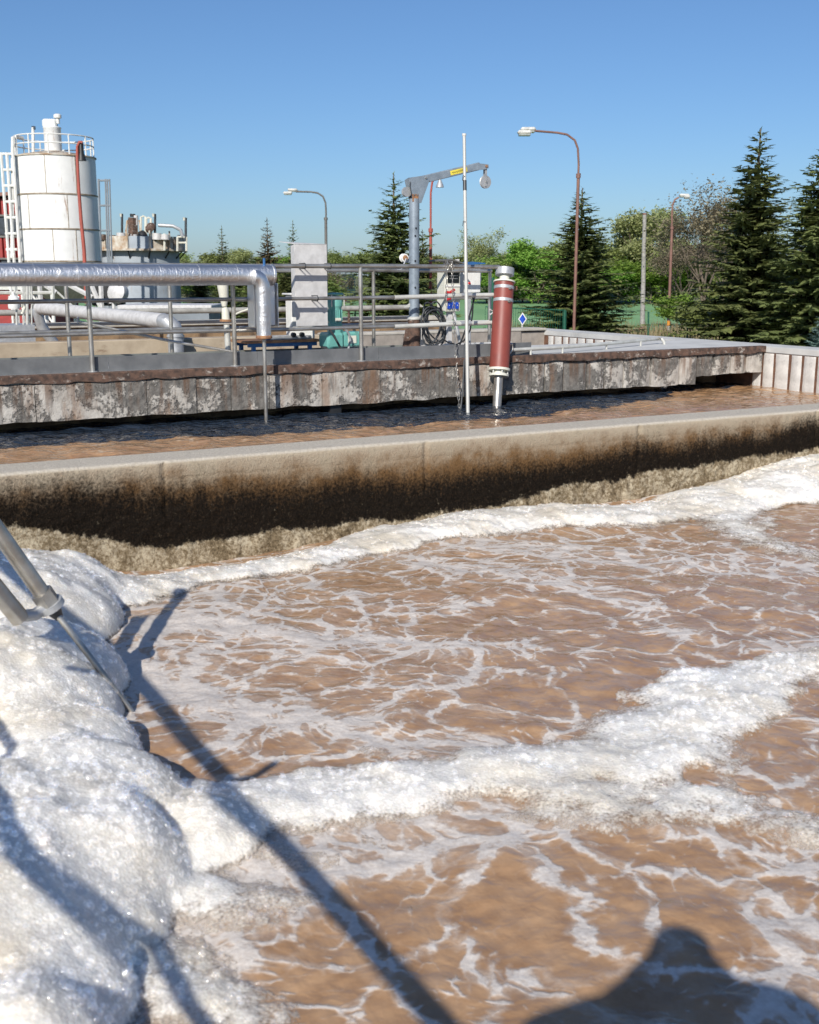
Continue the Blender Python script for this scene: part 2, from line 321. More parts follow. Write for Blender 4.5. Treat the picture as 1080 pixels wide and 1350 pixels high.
# ------------------------------------------------------------------ concrete wall of the aeration basin (front), stained and crusted
UW0, UW1 = -2.0, 12.32; V0, V1 = 8.45, 8.92
def wall():
    us = np.arange(UW0, UW1 + .001, .02); zs = np.concatenate([np.arange(-.6, -.3, .05), np.arange(-.3, .70, .0125)])
    top = [(V0 + .0, .705), (V0 + .012, .722), (V0 + .03, Z_WALL)] + [(V0 + .03 + k * .04, Z_WALL) for k in range(1, 11)] + [(V1 - .015, Z_WALL - .004), (V1, Z_WALL - .03), (V1, .4), (V1, 0), (V1, -.6)]
    s = np.arange(len(zs) + len(top)); Ug, S = np.meshgrid(us, s); n = len(zs)
    V = np.full(Ug.shape, V0); Zg = np.zeros(Ug.shape); Zg[:n] = zs[:, None]
    for k, (v, z) in enumerate(top): V[n + k] = v; Zg[n + k] = z
    hb = np.interp(Ug, [0, 1.25, 2.4, 4.6, 6.3, 9, 11.8], [.66, .64, .52, .40, .45, .58, .62])      # top of the black band
    lb = np.interp(Ug, [0, 1.25, 2.4, 4.6, 5.4, 6.3, 7.5, 9, 11.8], [.36, .36, .08, .08, .11, .19, .26, .29, .40])  # crust starts below
    lb = lb + .17 * fbm(Ug * 1.3, Zg * 1.5 + 3, 5, .6) + .04 * fbm(Ug * 26, Zg * 9, 4); hb = hb + .13 * fbm(Ug * 1.7 + 5, Zg * 2, 4) + .05 * fbm(Ug * 14, Zg * .8 + 4, 4, .6)
    crust = 1 / (1 + np.exp((Zg - lb) / .012)); black = 1 / (1 + np.exp((Zg - hb) / np.interp(Ug, [0, 3, 6, 12], [.11, .10, .075, .07])))
    face = (S < n + 1)
    drip = np.clip(fbm(Ug * 26, Zg * 7, 4) * 2.4 + .5, 0, 1)
    drip = np.clip(fbm(Ug * 17, Zg * 13, 5, .62) * 2.2 + .5, 0, 1)
    bulge = crust * (.008 + .03 * drip * np.clip(.5 + 2.2 * fbm(Ug * 2.1, Zg * 3, 3), 0, 1.3) + .06 * np.clip((.25 - Zg), 0, .6)) + black * (1 - crust) * .012 * (fbm(Ug * 30, Zg * 30, 3) * 2 + .6)
    V = V - np.where(face, bulge, 0)
    V = V + np.where(face, .006 * fbm(Ug * 2, Zg * 3, 4), 0); Zg = Zg + np.where(S > n, .006 * fbm(Ug * 3, V * 6, 4), 0)
    for ju in (2.44, 4.75, 7.1, 9.5): V = V + np.where(face & (Zg > .3), .03 * np.exp(-((Ug - ju) / .016) ** 2), 0)
    V = V + np.where(face, .006 * np.exp(-((Zg - .585 - .006 * np.sin(Ug)) / .01) ** 2), 0)
    X, Y = T_np(Ug, V)
    o, _ = grid_mesh('basin_wall', X, Y, Zg, None, {'crust': np.where(face, crust, 0), 'black': np.where(face, black, 0), 'hgt': Zg, 'topf': (S >= n + 1).astype(float)})
    m, nt, b = nodes('stained_basin_concrete'); co = coords(nt)
    def at(k): return N(nt, 'ShaderNodeAttribute', attribute_name=k).outputs['Fac']
    f1 = noise(nt, co, 5, 7, .65); f2 = noise(nt, co, 45, 5, .6)
    conc = ramp(nt, f1, [(.3, (.30, .25, .18)), (.55, (.45, .39, .30)), (.7, (.52, .47, .38))])
    blk = math_(nt, 'ADD', at('black'), math_(nt, 'MULTIPLY', math_(nt, 'SUBTRACT', f2, .5), .95)); blk = math_(nt, 'MULTIPLY_ADD', math_(nt, 'SUBTRACT', noise(nt, coords(nt, 'Object', (16, 16, 1.2)), 1, 5, .65), .5), .45, blk)
    brn = math_(nt, 'ADD', math_(nt, 'SUBTRACT', 1.02, math_(nt, 'MULTIPLY', at('hgt'), 1.0)), math_(nt, 'MULTIPLY', math_(nt, 'SUBTRACT', f1, .5), .7))
    c = mix(nt, sstep(nt, brn, .22, .60), conc, (.15, .085, .038))
    c = mix(nt, sstep(nt, blk, .12, .85), c, ramp(nt, noise(nt, co, 60, 4, .6), [(.35, (.004, .003, .002)), (.6, (.012, .008, .005)), (.8, (.05, .034, .02))]))
    cr = ramp(nt, math_(nt, 'MULTIPLY_ADD', noise(nt, co, 34, 6, .72), .6, math_(nt, 'MULTIPLY', noise(nt, co, 5, 4, .6), .4)), [(.34, (.045, .032, .018)), (.47, (.19, .145, .088)), (.60, (.46, .395, .285))])
    c = mix(nt, sstep(nt, math_(nt, 'MULTIPLY_ADD', math_(nt, 'SUBTRACT', noise(nt, co, 26, 6, .72), .5), 2.2, at('crust')), .2, .9), c, cr)
    tp = ramp(nt, noise(nt, co, 40, 5, .65), [(.3, (.42, .37, .30)), (.6, (.56, .51, .43))])
    c = mix(nt, at('topf'), c, tp)
    nt.links.new(c, b.inputs['Base Color'])
    b.inputs['Specular IOR Level'].default_value = .08
    rr = math_(nt, 'SUBTRACT', .92, math_(nt, 'MULTIPLY', sstep(nt, blk, .3, .8), .3)); nt.links.new(rr, b.inputs['Roughness'])
    bump(nt, b, math_(nt, 'ADD', math_(nt, 'MULTIPLY', noise(nt, co, 70, 5, .65), 1), math_(nt, 'MULTIPLY', f2, .6)), .9, .012)
    o.data.materials.append(m)
    tag(o, 'low beige concrete basin wall with a black algae band and dried scum along its foot', 'wall')
wall()
# ------------------------------------------------------------------ basin water and foam
du = .017
us = np.concatenate([np.arange(-9, .0, .5), np.arange(.0, 9.5, du), np.arange(9.5, 12.33, .03)])
vsx = np.concatenate([np.arange(-6, 1.6, .4), np.arange(1.6, 8.46, du)])
UG, VG = np.meshgrid(us, vsx); XG, YG = T_np(UG, VG)
def polyband(pts):
    """pts: (photo x, y, half width m, height m). Returns height and 0..1 profile over the grid."""
    H = np.zeros_like(XG); Pf = np.zeros_like(XG)
    W = [(U(p[0], p[1], 0.0), p[2], p[3]) for p in pts]
    wx = XG + .26 * fbm(XG * 2.6, YG * 2.6, 5, .6); wy = YG + .26 * fbm(XG * 2.6 + 40, YG * 2.6 + 11, 5, .6)
    for (a, w0, h0), (b, w1, h1) in zip(W[:-1], W[1:]):
        d = np.array([b.x - a.x, b.y - a.y]); L2 = d @ d
        t = np.clip(((wx - a.x) * d[0] + (wy - a.y) * d[1]) / L2, 0, 1)
        dist = np.hypot(wx - a.x - t * d[0], wy - a.y - t * d[1]); w = 1.32 * (w0 + (w1 - w0) * t); h = h0 + (h1 - h0) * t
        p = np.clip(1 - (dist / w) ** 2.2, 0, 1)
        better = h * p > H; H = np.where(better, h * p, H); Pf = np.maximum(Pf, p)
    return H, Pf
def blob(px, py, z, r, h, ry=None):
    c = U(px, py, z); return np.clip(1 - ((XG - c.x) / r) ** 2 - ((YG - c.y) / (ry or r)) ** 2, 0, None) ** .6 * h
bands = [
 [(150, 790, .2, .10), (230, 755, .26, .12), (330, 745, .26, .11), (430, 728, .26, .12), (540, 702, .30, .15), (640, 688, .36, .16), (740, 680, .38, .16), (830, 682, .34, .13), (890, 672, .36, .11), (960, 662, .40, .16), (1040, 646, .55, .32), (1130, 632, .7, .5)],
 [(950, 670, .34, .10), (985, 705, .30, .08), (1030, 722, .22, .07), (1120, 745, .22, .06)],
 [(200, 1060, .26, .16), (300, 1062, .23, .14), (380, 1062, .25, .15), (470, 1045, .25, .14), (560, 1038, .25, .13), (650, 1022, .26, .13), (740, 1015, .27, .13), (830, 1000, .30, .14), (900, 955, .30, .14), (945, 915, .30, .17), (1010, 890, .20, .12), (1120, 868, .2, .1)],
 [(640, 1045, .16, .07), (760, 1052, .20, .09), (880, 1050, .22, .10), (980, 1068, .19, .09), (1060, 1085, .15, .07), (1140, 1100, .13, .06)],
 [(930, 900, .25, .15), (960, 960, .16, .08), (905, 1010, .22, .1)],
 [(560, 1010, .06, .02), (420, 960, .05, .02)],
 [(130, 1230, .22, .14), (200, 1290, .2, .10), (290, 1330, .2, .08)], [(240, 1180, .2, .12), (330, 1190, .16, .07), (400, 1185, .1, .05)],
 [(320, 1100, .2, .06), (450, 1110, .16, .035), (560, 1090, .12, .03)],
]
TH = np.zeros_like(XG)
for k in bands: TH = np.maximum(TH, polyband(k)[0] * (.72 if k is bands[0] else .42))
TH = TH * (1 + .35 * fbm(XG * 4.5, YG * 4.5, 4))
heap = np.zeros_like(XG)
for bl in [(30, 765, .15, .66, .46), (-60, 790, .2, 1.0, .55), (110, 768, .08, .44, .22), (40, 860, .2, .50, .44), (-60, 900, .2, .8, .55), (60, 960, .18, .42, .32), (95, 1030, .15, .45, .38), (105, 1120, .15, .38, .36), (125, 1190, .1, .25, .22),
           (0, 1090, .2, .6, .46), (20, 1270, .18, .34, .34), (-10, 1360, .2, .34, .38), (-80, 1200, .2, .6, .5), (250, 1090, .05, .30, .15)]:
    heap = np.log(np.exp(heap * 22) + np.exp(blob(*bl) * 22) - 1) / 22
heap *= .82 * (1 + .16 * fbm(XG * 3.2, YG * 3.2, 3))
heap = heap + np.clip(heap * 6, 0, 1) * (.045 * fbm(XG * 4, YG * 4, 2))
TH = np.log(np.exp(np.maximum(TH, 0) * 30) + np.exp(np.maximum(heap, 0) * 30) - 1) / 30
TH = TH - .010 + np.clip(TH * 12, 0, 1) * (.016 * fbm(XG * 9, YG * 9, 4)) + np.where(TH > 0, .05 * fbm(XG * 5 + 9, YG * 5, 5, .62) * np.exp(-TH * 14), 0)
# how much thin lace lies on the brown water (0 none .. 1 nearly closed)
cov = [(150, 830, 1.1, .9), (220, 800, 1.0, .8), (300, 780, .85, .9), (240, 880, .95, .6), (330, 840, .75, .7), (450, 800, .6, 1), (560, 740, .62, 1.2), (700, 730, .66, 1.0), (830, 720, .6, 1.0), (650, 790, .2, .7), (730, 840, .22, .8), (550, 870, .6, .7), (430, 890, .55, .6), (330, 940, .75, .4), (470, 960, .6, .4), (560, 930, .35, .5), (800, 800, .6, .6), (900, 790, .3, .9), (1000, 780, .45, 1.0), (960, 700, .25, .7), (1040, 690, .1, .8), (750, 900, .15, .6), (850, 880, .2, .6), (680, 950, .4, .4), (620, 980, .5, .3),
       (1030, 1000, .35, .35), (300, 990, .35, .3), (250, 960, .5, .3), (330, 1130, 1.3, .28), (430, 1130, 1.2, .25), (520, 1110, 1.15, .28), (620, 1090, 1.0, .22), (700, 1090, .7, .2), (300, 1200, 1.05, .25), (400, 1190, .8, .2), (220, 1270, 1.25, .28), (330, 1290, .5, .2), (480, 1200, .25, .25), (560, 1250, .18, .3), (700, 1200, .2, .35), (850, 1180, .3, .3), (950, 1130, .3, .3), (1050, 1130, .65, .2), (1050, 1230, .55, .25), (1070, 1320, .6, .2), (620, 1330, .3, .25), (450, 1320, .25, .25), (800, 1270, .25, .3)]
num = np.full_like(XG, .02 * .4); den = np.full_like(XG, .02)
for px, py, c, r in cov:
    w = U(px, py, 0); g = np.exp(-((XG - w.x) ** 2 + (YG - w.y) ** 2) / (r * .55) ** 2); num += c * g; den += g
COV = num / den
streaks = [  # thin foam lines on the water (photo pixels, half width m, strength)
 ([(150, 870), (230, 905), (300, 935), (400, 950), (520, 972), (640, 985)], .10, .85),
 ([(190, 825), (300, 828), (420, 842), (560, 856), (675, 855)], .12, .7),
 ([(560, 745), (690, 760), (790, 780), (850, 805), (880, 835), (960, 852), (1090, 850)], .12, .75),
 ([(640, 715), (760, 728), (860, 738), (960, 748), (1090, 752)], .2, .55),
 ([(690, 770), (610, 800), (520, 800)], .1, .35), ([(700, 890), (620, 890), (560, 905), (500, 940)], .07, .4),
 ([(750, 850), (850, 870), (940, 885)], .07, .6), ([(300, 1000), (330, 960), (320, 930)], .05, .7),
 ([(880, 1095), (960, 1110), (1030, 1130), (1090, 1150)], .045, .8), ([(770, 1140), (790, 1175), (760, 1160)], .03, .6), ([(640, 1130), (760, 1140), (900, 1150)], .03, .3),
 ([(1000, 1200), (1040, 1250), (1050, 1330)], .09, .45), ([(600, 1240), (720, 1220), (800, 1245)], .03, .4), ([(640, 1270), (665, 1310), (600, 1300)], .05, .45), ([(960, 985), (1040, 1000), (1090, 990)], .04, .6), ([(960, 1030), (1020, 1020), (1090, 1040)], .05, .5),
 ([(420, 1190), (470, 1240), (540, 1260)], .05, .35), ([(520, 1190), (600, 1170), (700, 1150)], .04, .4)]
STK = np.zeros_like(XG)
for pts, w, sgt in streaks: STK = np.maximum(STK, sgt * polyband([(a, b, w * 1.5, 1) for a, b in pts])[1])
for px, py, rx, ry, dp in ((922, 1026, .06, .07, .12), (1030, 985, .14, .14, .08), (640, 1062, .12, .06, .08), (490, 1138, .07, .06, .1), (420, 1112, .1, .05, .06), (600, 1086, .2, .07, .08)):
    w = U(px, py, 0); TH = TH - dp * np.exp(-((XG - w.x) / rx) ** 2 - ((YG - w.y) / ry) ** 2)
near_foam = np.clip(TH * 10 + .25, 0, 1)
# water level: broad boils, ripples, a dip in the corner under the crust
boil = .05 * fbm(XG * .9 + 3, YG * .9, 3) + .05 * fbm(XG * 2.4, YG * 2.4, 4) + .020 * fbm(XG * 8, YG * 8, 4)
WZ = boil - .12 * np.exp(-((UG - 2.6) / 1.3) ** 2 - ((VG - 8.4) / .7) ** 2)
fine = (UG > -.2) & (VG > 1.4)
WZ = np.where(fine, WZ, 0)
# pile of foam needs its own level
FZ = WZ + TH
def water_mat(name, base_lo, base_hi, lace=True):
    m, nt, b = nodes(name); co = coords(nt)
    warp = N(nt, 'ShaderNodeTexNoise', i_Scale=2.6, i_Detail=4, i_Roughness=.6); nt.links.new(co, warp.inputs['Vector'])
    va = N(nt, 'ShaderNodeVectorMath', operation='MULTIPLY_ADD'); nt.links.new(warp.outputs['Color'], va.inputs[0]); va.inputs[1].default_value = (.26, .26, .0)
    w2 = N(nt, 'ShaderNodeTexNoise', i_Scale=.9, i_Detail=2, i_Roughness=.5); nt.links.new(co, w2.inputs['Vector']); vb = N(nt, 'ShaderNodeVectorMath', operation='MULTIPLY_ADD'); nt.links.new(w2.outputs['Color'], vb.inputs[0]); vb.inputs[1].default_value = (.95, .95, 0); nt.links.new(co, vb.inputs[2]); nt.links.new(vb.outputs[0], va.inputs[2])
    wco = va.outputs[0]
    def vor(sc):
        n = N(nt, 'ShaderNodeTexVoronoi', feature='DISTANCE_TO_EDGE', i_Scale=sc, voronoi_dimensions='2D'); nt.links.new(wco, n.inputs['Vector']); return n.outputs['Distance']
    def at(k): return N(nt, 'ShaderNodeAttribute', attribute_name=k).outputs['Fac']
    nf = noise(nt, co, 9, 6, .7); nff = noise(nt, co, 45, 5, .7)
    d1, d2, d3 = vor(2.2), vor(5.6), vor(13.0)
    e1 = sstep(nt, d1, .15, .0); e2 = sstep(nt, d2, .20, .0); e3 = sstep(nt, d3, .26, .0)
    big = noise(nt, co, 1.1, 3, .5)
    v = math_(nt, 'MULTIPLY', e1, .62); v = math_(nt, 'MULTIPLY_ADD', e2, .52, v); v = math_(nt, 'MULTIPLY_ADD', e3, .26, v)
    v = math_(nt, 'MULTIPLY_ADD', math_(nt, 'SUBTRACT', nf, .5), .62, v); v = math_(nt, 'MULTIPLY_ADD', math_(nt, 'SUBTRACT', nff, .5), .38, v)
    v = math_(nt, 'MULTIPLY_ADD', at('cov'), .95, v); v = math_(nt, 'MULTIPLY_ADD', at('streak'), .70, v); v = math_(nt, 'MULTIPLY_ADD', at('nearfoam'), .95, v)
    v = math_(nt, 'MULTIPLY_ADD', math_(nt, 'SUBTRACT', big, .5), .6, v)
    f = math_(nt, 'MULTIPLY', sstep(nt, v, 1.06, 1.62), .86)
    film = math_(nt, 'MULTIPLY', sstep(nt, math_(nt, 'MULTIPLY_ADD', e2, -.3, v), .74, 1.3), .28); f = math_(nt, 'MAXIMUM', f, film)
    brown = ramp(nt, noise(nt, co, 5, 6, .62), [(.3, base_lo), (.7, base_hi)])
    foamc = ramp(nt, nff, [(.3, (.56, .50, .44)), (.6, (.74, .70, .65))])
    nt.links.new(mix(nt, f, brown, foamc), b.inputs['Base Color'])
    nt.links.new(math_(nt, 'MULTIPLY_ADD', f, .35, .07), b.inputs['Roughness']); b.inputs['IOR'].default_value = 1.33
    rip = math_(nt, 'ADD', math_(nt, 'MULTIPLY', noise(nt, co, 11, 3, .5, .5), .8), math_(nt, 'MULTIPLY', noise(nt, co, 36, 2, .5), .16))
    rip = math_(nt, 'ADD', rip, math_(nt, 'MULTIPLY', f, math_(nt, 'MULTIPLY_ADD', nff, .5, .2)))
    bump(nt, b, rip, .36, .03)
    return m
o, _ = grid_mesh('water', XG, YG, WZ, None, {'cov': COV, 'streak': STK, 'nearfoam': near_foam})
o.data.materials.append(water_mat('brown_activated_sludge', (.30, .172, .090), (.475, .305, .178))); struct(o)
def foam_mat():
    m, nt, b = nodes('white_foam'); co = coords(nt)
    def at(k): return N(nt, 'ShaderNodeAttribute', attribute_name=k).outputs['Fac']
    def vor(sc, rnd=1):
        n = N(nt, 'ShaderNodeTexVoronoi', feature='SMOOTH_F1', i_Scale=sc, i_Randomness=rnd, i_Smoothness=.3); nt.links.new(co, n.inputs['Vector']); return n.outputs['Distance']
    nf = noise(nt, co, 11, 6, .68); nff = noise(nt, co, 70, 4, .7); nb = noise(nt, co, 2.2, 4, .6)
    white = ramp(nt, nb, [(.33, (.66, .60, .50)), (.5, (.78, .75, .69)), (.7, (.83, .81, .77))])
    v1 = vor(70); v2 = vor(170); v3 = vor(30)
    white = mix(nt, math_(nt, 'MULTIPLY', sstep(nt, noise(nt, co, 1.3, 4, .6), .5, .68), .5), white, (.70, .62, .49))
    white = mix(nt, math_(nt, 'MULTIPLY', sstep(nt, nff, .45, .30), .22), white, (.46, .42, .36))
    white = mix(nt, math_(nt, 'MULTIPLY', sstep(nt, math_(nt, 'MULTIPLY_ADD', v1, .6, math_(nt, 'MULTIPLY', v3, .4)), .34, .66), .22), white, (.48, .44, .38))
    th = math_(nt, 'MULTIPLY_ADD', math_(nt, 'SUBTRACT', nf, .5), .06, at('thick')); th = math_(nt, 'MULTIPLY_ADD', math_(nt, 'SUBTRACT', nff, .5), .03, th)
    c = mix(nt, sstep(nt, th, -.014, .035), (.46, .33, .22), white)
    nt.links.new(c, b.inputs['Base Color']); b.inputs['IOR'].default_value = 1.33; b.inputs['Roughness'].default_value = .22
    b.inputs['Subsurface Weight'].default_value = .7; b.inputs['Subsurface Radius'].default_value = (1, .86, .7); b.inputs['Subsurface Scale'].default_value = .05
    h = math_(nt, 'ADD', math_(nt, 'MULTIPLY', v1, -1.1), math_(nt, 'MULTIPLY', v2, -.5)); h = math_(nt, 'MULTIPLY_ADD', v3, -.35, h)
    h = math_(nt, 'MULTIPLY_ADD', nf, .5, h)
    bump(nt, b, h, .3, .009)
    por = math_(nt, 'MULTIPLY_ADD', math_(nt, 'SUBTRACT', nf, .5), .075, at('thick')); por = math_(nt, 'MULTIPLY_ADD', math_(nt, 'SUBTRACT', nff, .5), .05, por); por = math_(nt, 'MULTIPLY_ADD', math_(nt, 'SUBTRACT', v1, .45), -.022, por)
    tr = N(nt, 'ShaderNodeBsdfTransparent'); mx = N(nt, 'ShaderNodeMixShader'); nt.links.new(sstep(nt, por, -.012, .03), mx.inputs[0]); nt.links.new(tr.outputs[0], mx.inputs[1]); nt.links.new(b.outputs[0], mx.inputs[2]); nt.links.new(mx.outputs[0], nt.nodes['Material Output'].inputs[0])
    return m
def bubble_mat():
    m, nt, b = nodes('bubble_film'); nt.nodes.remove(b); out = nt.nodes['Material Output']
    tr = N(nt, 'ShaderNodeBsdfTransparent'); gl = N(nt, 'ShaderNodeBsdfGlossy', i_Roughness=.06, i_Color=(.21, .20, .185, 1)); ad = N(nt, 'ShaderNodeAddShader'); tr.inputs[0].default_value = (.97, .97, .97, 1)
    nt.links.new(tr.outputs[0], ad.inputs[0]); nt.links.new(gl.outputs[0], ad.inputs[1]); nt.links.new(ad.outputs[0], out.inputs[0])
    return m
mask = (TH > -.016) & (UG > -.1) & (VG > 1.5)
BD = np.clip(TH * 16, 0, 1) * np.where(VG < 5.2, 4200, 1500) * np.clip(.55 + 1.6 * fbm(XG * 4, YG * 4, 3), .15, 1)
fo, used = grid_mesh('foam', XG, YG, FZ, mask, {'thick': TH, 'bdens': BD})
fo.data.materials.append(foam_mat()); fo['kind'] = 'stuff'; fo['label'] = 'thick white bubbly foam heaped and streaked over the brown basin water'; fo['category'] = 'foam'
gn = bpy.data.node_groups.new('bubbles', 'GeometryNodeTree')
gn.interface.new_socket('Geometry', in_out='INPUT', socket_type='NodeSocketGeometry'); gn.interface.new_socket('Geometry', in_out='OUTPUT', socket_type='NodeSocketGeometry')
gi = gn.nodes.new('NodeGroupInput'); go = gn.nodes.new('NodeGroupOutput')
na = gn.nodes.new('GeometryNodeInputNamedAttribute'); na.data_type = 'FLOAT'; na.inputs['Name'].default_value = 'bdens'
dp_ = gn.nodes.new('GeometryNodeDistributePointsOnFaces'); dp_.distribute_method = 'RANDOM'
rv = gn.nodes.new('FunctionNodeRandomValue'); rv.data_type = 'FLOAT'
pw = gn.nodes.new('ShaderNodeMath'); pw.operation = 'POWER'; pw.inputs[1].default_value = 4.0
mm_ = gn.nodes.new('ShaderNodeMath'); mm_.operation = 'MULTIPLY_ADD'; mm_.inputs[1].default_value = .014; mm_.inputs[2].default_value = .0025
ico = gn.nodes.new('GeometryNodeMeshIcoSphere'); ico.inputs['Radius'].default_value = 1; ico.inputs['Subdivisions'].default_value = 2
sm = gn.nodes.new('GeometryNodeSetShadeSmooth'); stm = gn.nodes.new('GeometryNodeSetMaterial'); stm.inputs['Material'].default_value = bubble_mat()
iop = gn.nodes.new('GeometryNodeInstanceOnPoints'); jg = gn.nodes.new('GeometryNodeJoinGeometry')
L = gn.links.new
L(gi.outputs[0], dp_.inputs['Mesh']); L(na.outputs['Attribute'], dp_.inputs['Density']); L(dp_.outputs['Points'], iop.inputs['Points'])
rvo = [q for q in rv.outputs if q.enabled][0]
L(rvo, pw.inputs[0]); L(pw.outputs[0], mm_.inputs[0]); L(mm_.outputs[0], iop.inputs['Scale'])
L(ico.outputs['Mesh'], sm.inputs['Geometry']); L(sm.outputs[0], stm.inputs['Geometry']); L(stm.outputs[0], iop.inputs['Instance'])
L(gi.outputs[0], jg.inputs[0]); L(iop.outputs[0], jg.inputs[0]); L(jg.outputs[0], go.inputs[0])
md = fo.modifiers.new('bubbles', 'NODES'); md.node_group = gn
# ------------------------------------------------------------------ channel water behind the wall
us2 = np.arange(-2, 12.33, .025); vs2 = np.concatenate([np.arange(V1 - .02, 12.3, .025), np.arange(12.3, 17.5, .2)])
UC, VC = np.meshgrid(us2, vs2); XC, YC = T_np(UC, VC)
CZ = Z_CH + .06 * fbm(XC * 1.9, YC * 1.9, 2) + .028 * fbm(XC * 6, YC * 6, 3)
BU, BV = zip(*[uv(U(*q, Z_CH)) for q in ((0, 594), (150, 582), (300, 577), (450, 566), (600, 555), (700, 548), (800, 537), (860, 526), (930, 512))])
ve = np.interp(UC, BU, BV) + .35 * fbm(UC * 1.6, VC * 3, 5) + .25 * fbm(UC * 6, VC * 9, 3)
dark = 1 / (1 + np.exp(-(VC - ve) / .07))  # zone by the bridge where reflected sky is put into the water colour
def channel_mat():
    m, nt, b = nodes('channel_sludge_water'); co = coords(nt)
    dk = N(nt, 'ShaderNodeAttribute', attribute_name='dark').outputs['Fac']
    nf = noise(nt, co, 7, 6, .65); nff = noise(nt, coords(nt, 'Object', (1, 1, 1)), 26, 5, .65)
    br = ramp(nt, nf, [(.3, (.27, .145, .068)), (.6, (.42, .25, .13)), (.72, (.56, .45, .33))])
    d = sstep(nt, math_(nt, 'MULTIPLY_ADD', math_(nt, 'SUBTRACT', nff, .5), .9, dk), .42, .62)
    nt.links.new(mix(nt, d, br, (.018, .028, .045)), b.inputs['Base Color'])  # blue-black base paints in the sky reflection on clear dark water
    nt.links.new(math_(nt, 'MULTIPLY_ADD', d, -.05, .09), b.inputs['Roughness']); b.inputs['IOR'].default_value = 1.33
    h = math_(nt, 'ADD', noise(nt, co, 5, 2, .5, .6), math_(nt, 'MULTIPLY', noise(nt, co, 16, 2, .5), .22)); h = math_(nt, 'MULTIPLY', h, math_(nt, 'MULTIPLY_ADD', d, 1.8, .7)); bump(nt, b, h, .6, .09)
    return m
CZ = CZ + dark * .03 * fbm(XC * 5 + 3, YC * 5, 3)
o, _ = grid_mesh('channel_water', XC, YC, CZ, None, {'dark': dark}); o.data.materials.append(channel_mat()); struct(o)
# ------------------------------------------------------------------ bridge over the tank
VB0, VB1, UB1 = 11.95, 13.7, 12.28
br = thing('walkway_bridge', T(6, 13.5, .5), 'long concrete walkway bridge with rusty edge and flaking grey flank over the channel', 'bridge')
def tbox(mb, u0, u1, v0, v1, z0, z1, bev=0): return mb.box(T((u0 + u1) / 2, (v0 + v1) / 2, (z0 + z1) / 2), (u1 - u0, v1 - v0, z1 - z0), TA, None, bev)
tbox(MB(), -4, UB1, VB0 + .06, VB1, .80, Z_DECK).build('deck_slab', M['deck'], br)
tbox(MB(), -4, UB1 - 1.45, VB0 + .5, VB1 - .2, .2, .802).build('girder', M['concrete_brown'], br)
ZBU, ZBZ = [1.5, 4.5, 6.5, 9, 10.6], [.655, .65, .65, .65, .65]
random.seed(4)
ju = [-4, -1.2, .2, 1.1, 2.15, 3.3, 3.85, 4.25, 4.7, 5.35, 6.1, 6.9, 7.7, 8.25] + [uv(UV(x, 480, VB0))[0] for x in (719, 744, 776, 799, 824, 860, 897, 920, 942, 965, 985)] + [UB1]
for a, b2 in zip(ju[:-1], ju[1:]):
    n = max(3, int((b2 - a) / .06)); mb = MB(); joint = a > 8
    gap = .012 if joint else .004
    zb = float(np.interp((a + b2) / 2, ZBU, ZBZ)) if a < 10.75 else float(np.interp((a + b2) / 2, [10.7, 12.3], [.745, .77]))
    us_ = np.linspace(a + gap, b2 - gap, n + 1); zs_ = np.linspace(zb, 1.035, 8); dv = random.uniform(-.012, .012)
    V = []
    for i, z in enumerate(zs_):
        for j, u in enumerate(us_):
            e = min(u - us_[0], us_[-1] - u) < 1e-6 or i == 7
            q = .022 * float(fbm(u * 4, z * 4, 4)) + .01 * float(fbm(u * 15 + 7, z * 15, 3)) + (.02 if e and joint else .004 if e else 0)
            zz = z + (.05 * float(fbm(u * 3 + 2, 1.5, 4)) if i == 0 else 0)
            V.append(T(u, VB0 + dv + q, zz))
    w = n + 1
    F = [(i * w + j, i * w + j + 1, (i + 1) * w + j + 1, (i + 1) * w + j) for i in range(7) for j in range(n)]
    # returns to the slab behind
    k0 = len(V); rimi = [j for j in range(w)] + [i * w + n for i in range(1, 8)] + [7 * w + j for j in range(n - 1, -1, -1)] + [i * w for i in range(6, 0, -1)]
    for r_ in rimi:
        p_ = V[r_]; uu, vv = uv(p_); V.append(T(uu, VB0 + .1, p_.z))
    L_ = len(rimi); F += [(rimi[(k + 1) % L_], rimi[k], k0 + k, k0 + (k + 1) % L_) for k in range(L_)]
    mb.add(V, F, True); mb.build('flank_panel', M['peel'], br)
for a, b2 in ((-4, .6), (.6, 4.05), (4.05, 7.3), (7.3, 9.6), (9.6, UB1)):
    us_ = np.arange(a, b2, .07).tolist() + [b2 - .006]; V = []; 
    for u in us_:
        k = .010 * float(fbm(u * 5, 2, 4)); z0 = 1.045 + .05 * float(fbm(u * 5, 8, 4)); z1 = Z_DECK + .004
        V += [T(u, VB0 + .02, z0), T(u, VB0 - .028 + k, z0), T(u, VB0 - .03 + k, z1 - .01), T(u, VB0 - .02 + k, z1), T(u, VB0 + .075, z1)]
    F = [(i * 5 + j, (i + 1) * 5 + j, (i + 1) * 5 + j + 1, i * 5 + j + 1) for i in range(len(us_) - 1) for j in range(4)]
    F += [(0, 1, 2, 3, 4)[::1], tuple(len(V) - 5 + q for q in range(5))[::-1]]
    MB().add(V, F).build('steel_edge', M['rust'], br)
tbox(MB(), UB1 - .30, UB1 - .05, VB0 + .9, VB1, .3, .80).build('end_bearing', M['concrete_brown'], br)
p = U(458, 548, Z_CH); u_, v_ = uv(p); tbox(MB(), u_ - .07, u_ + .07, 12.0, 12.3, .3, .80).build('support_stub', M['black'], br)
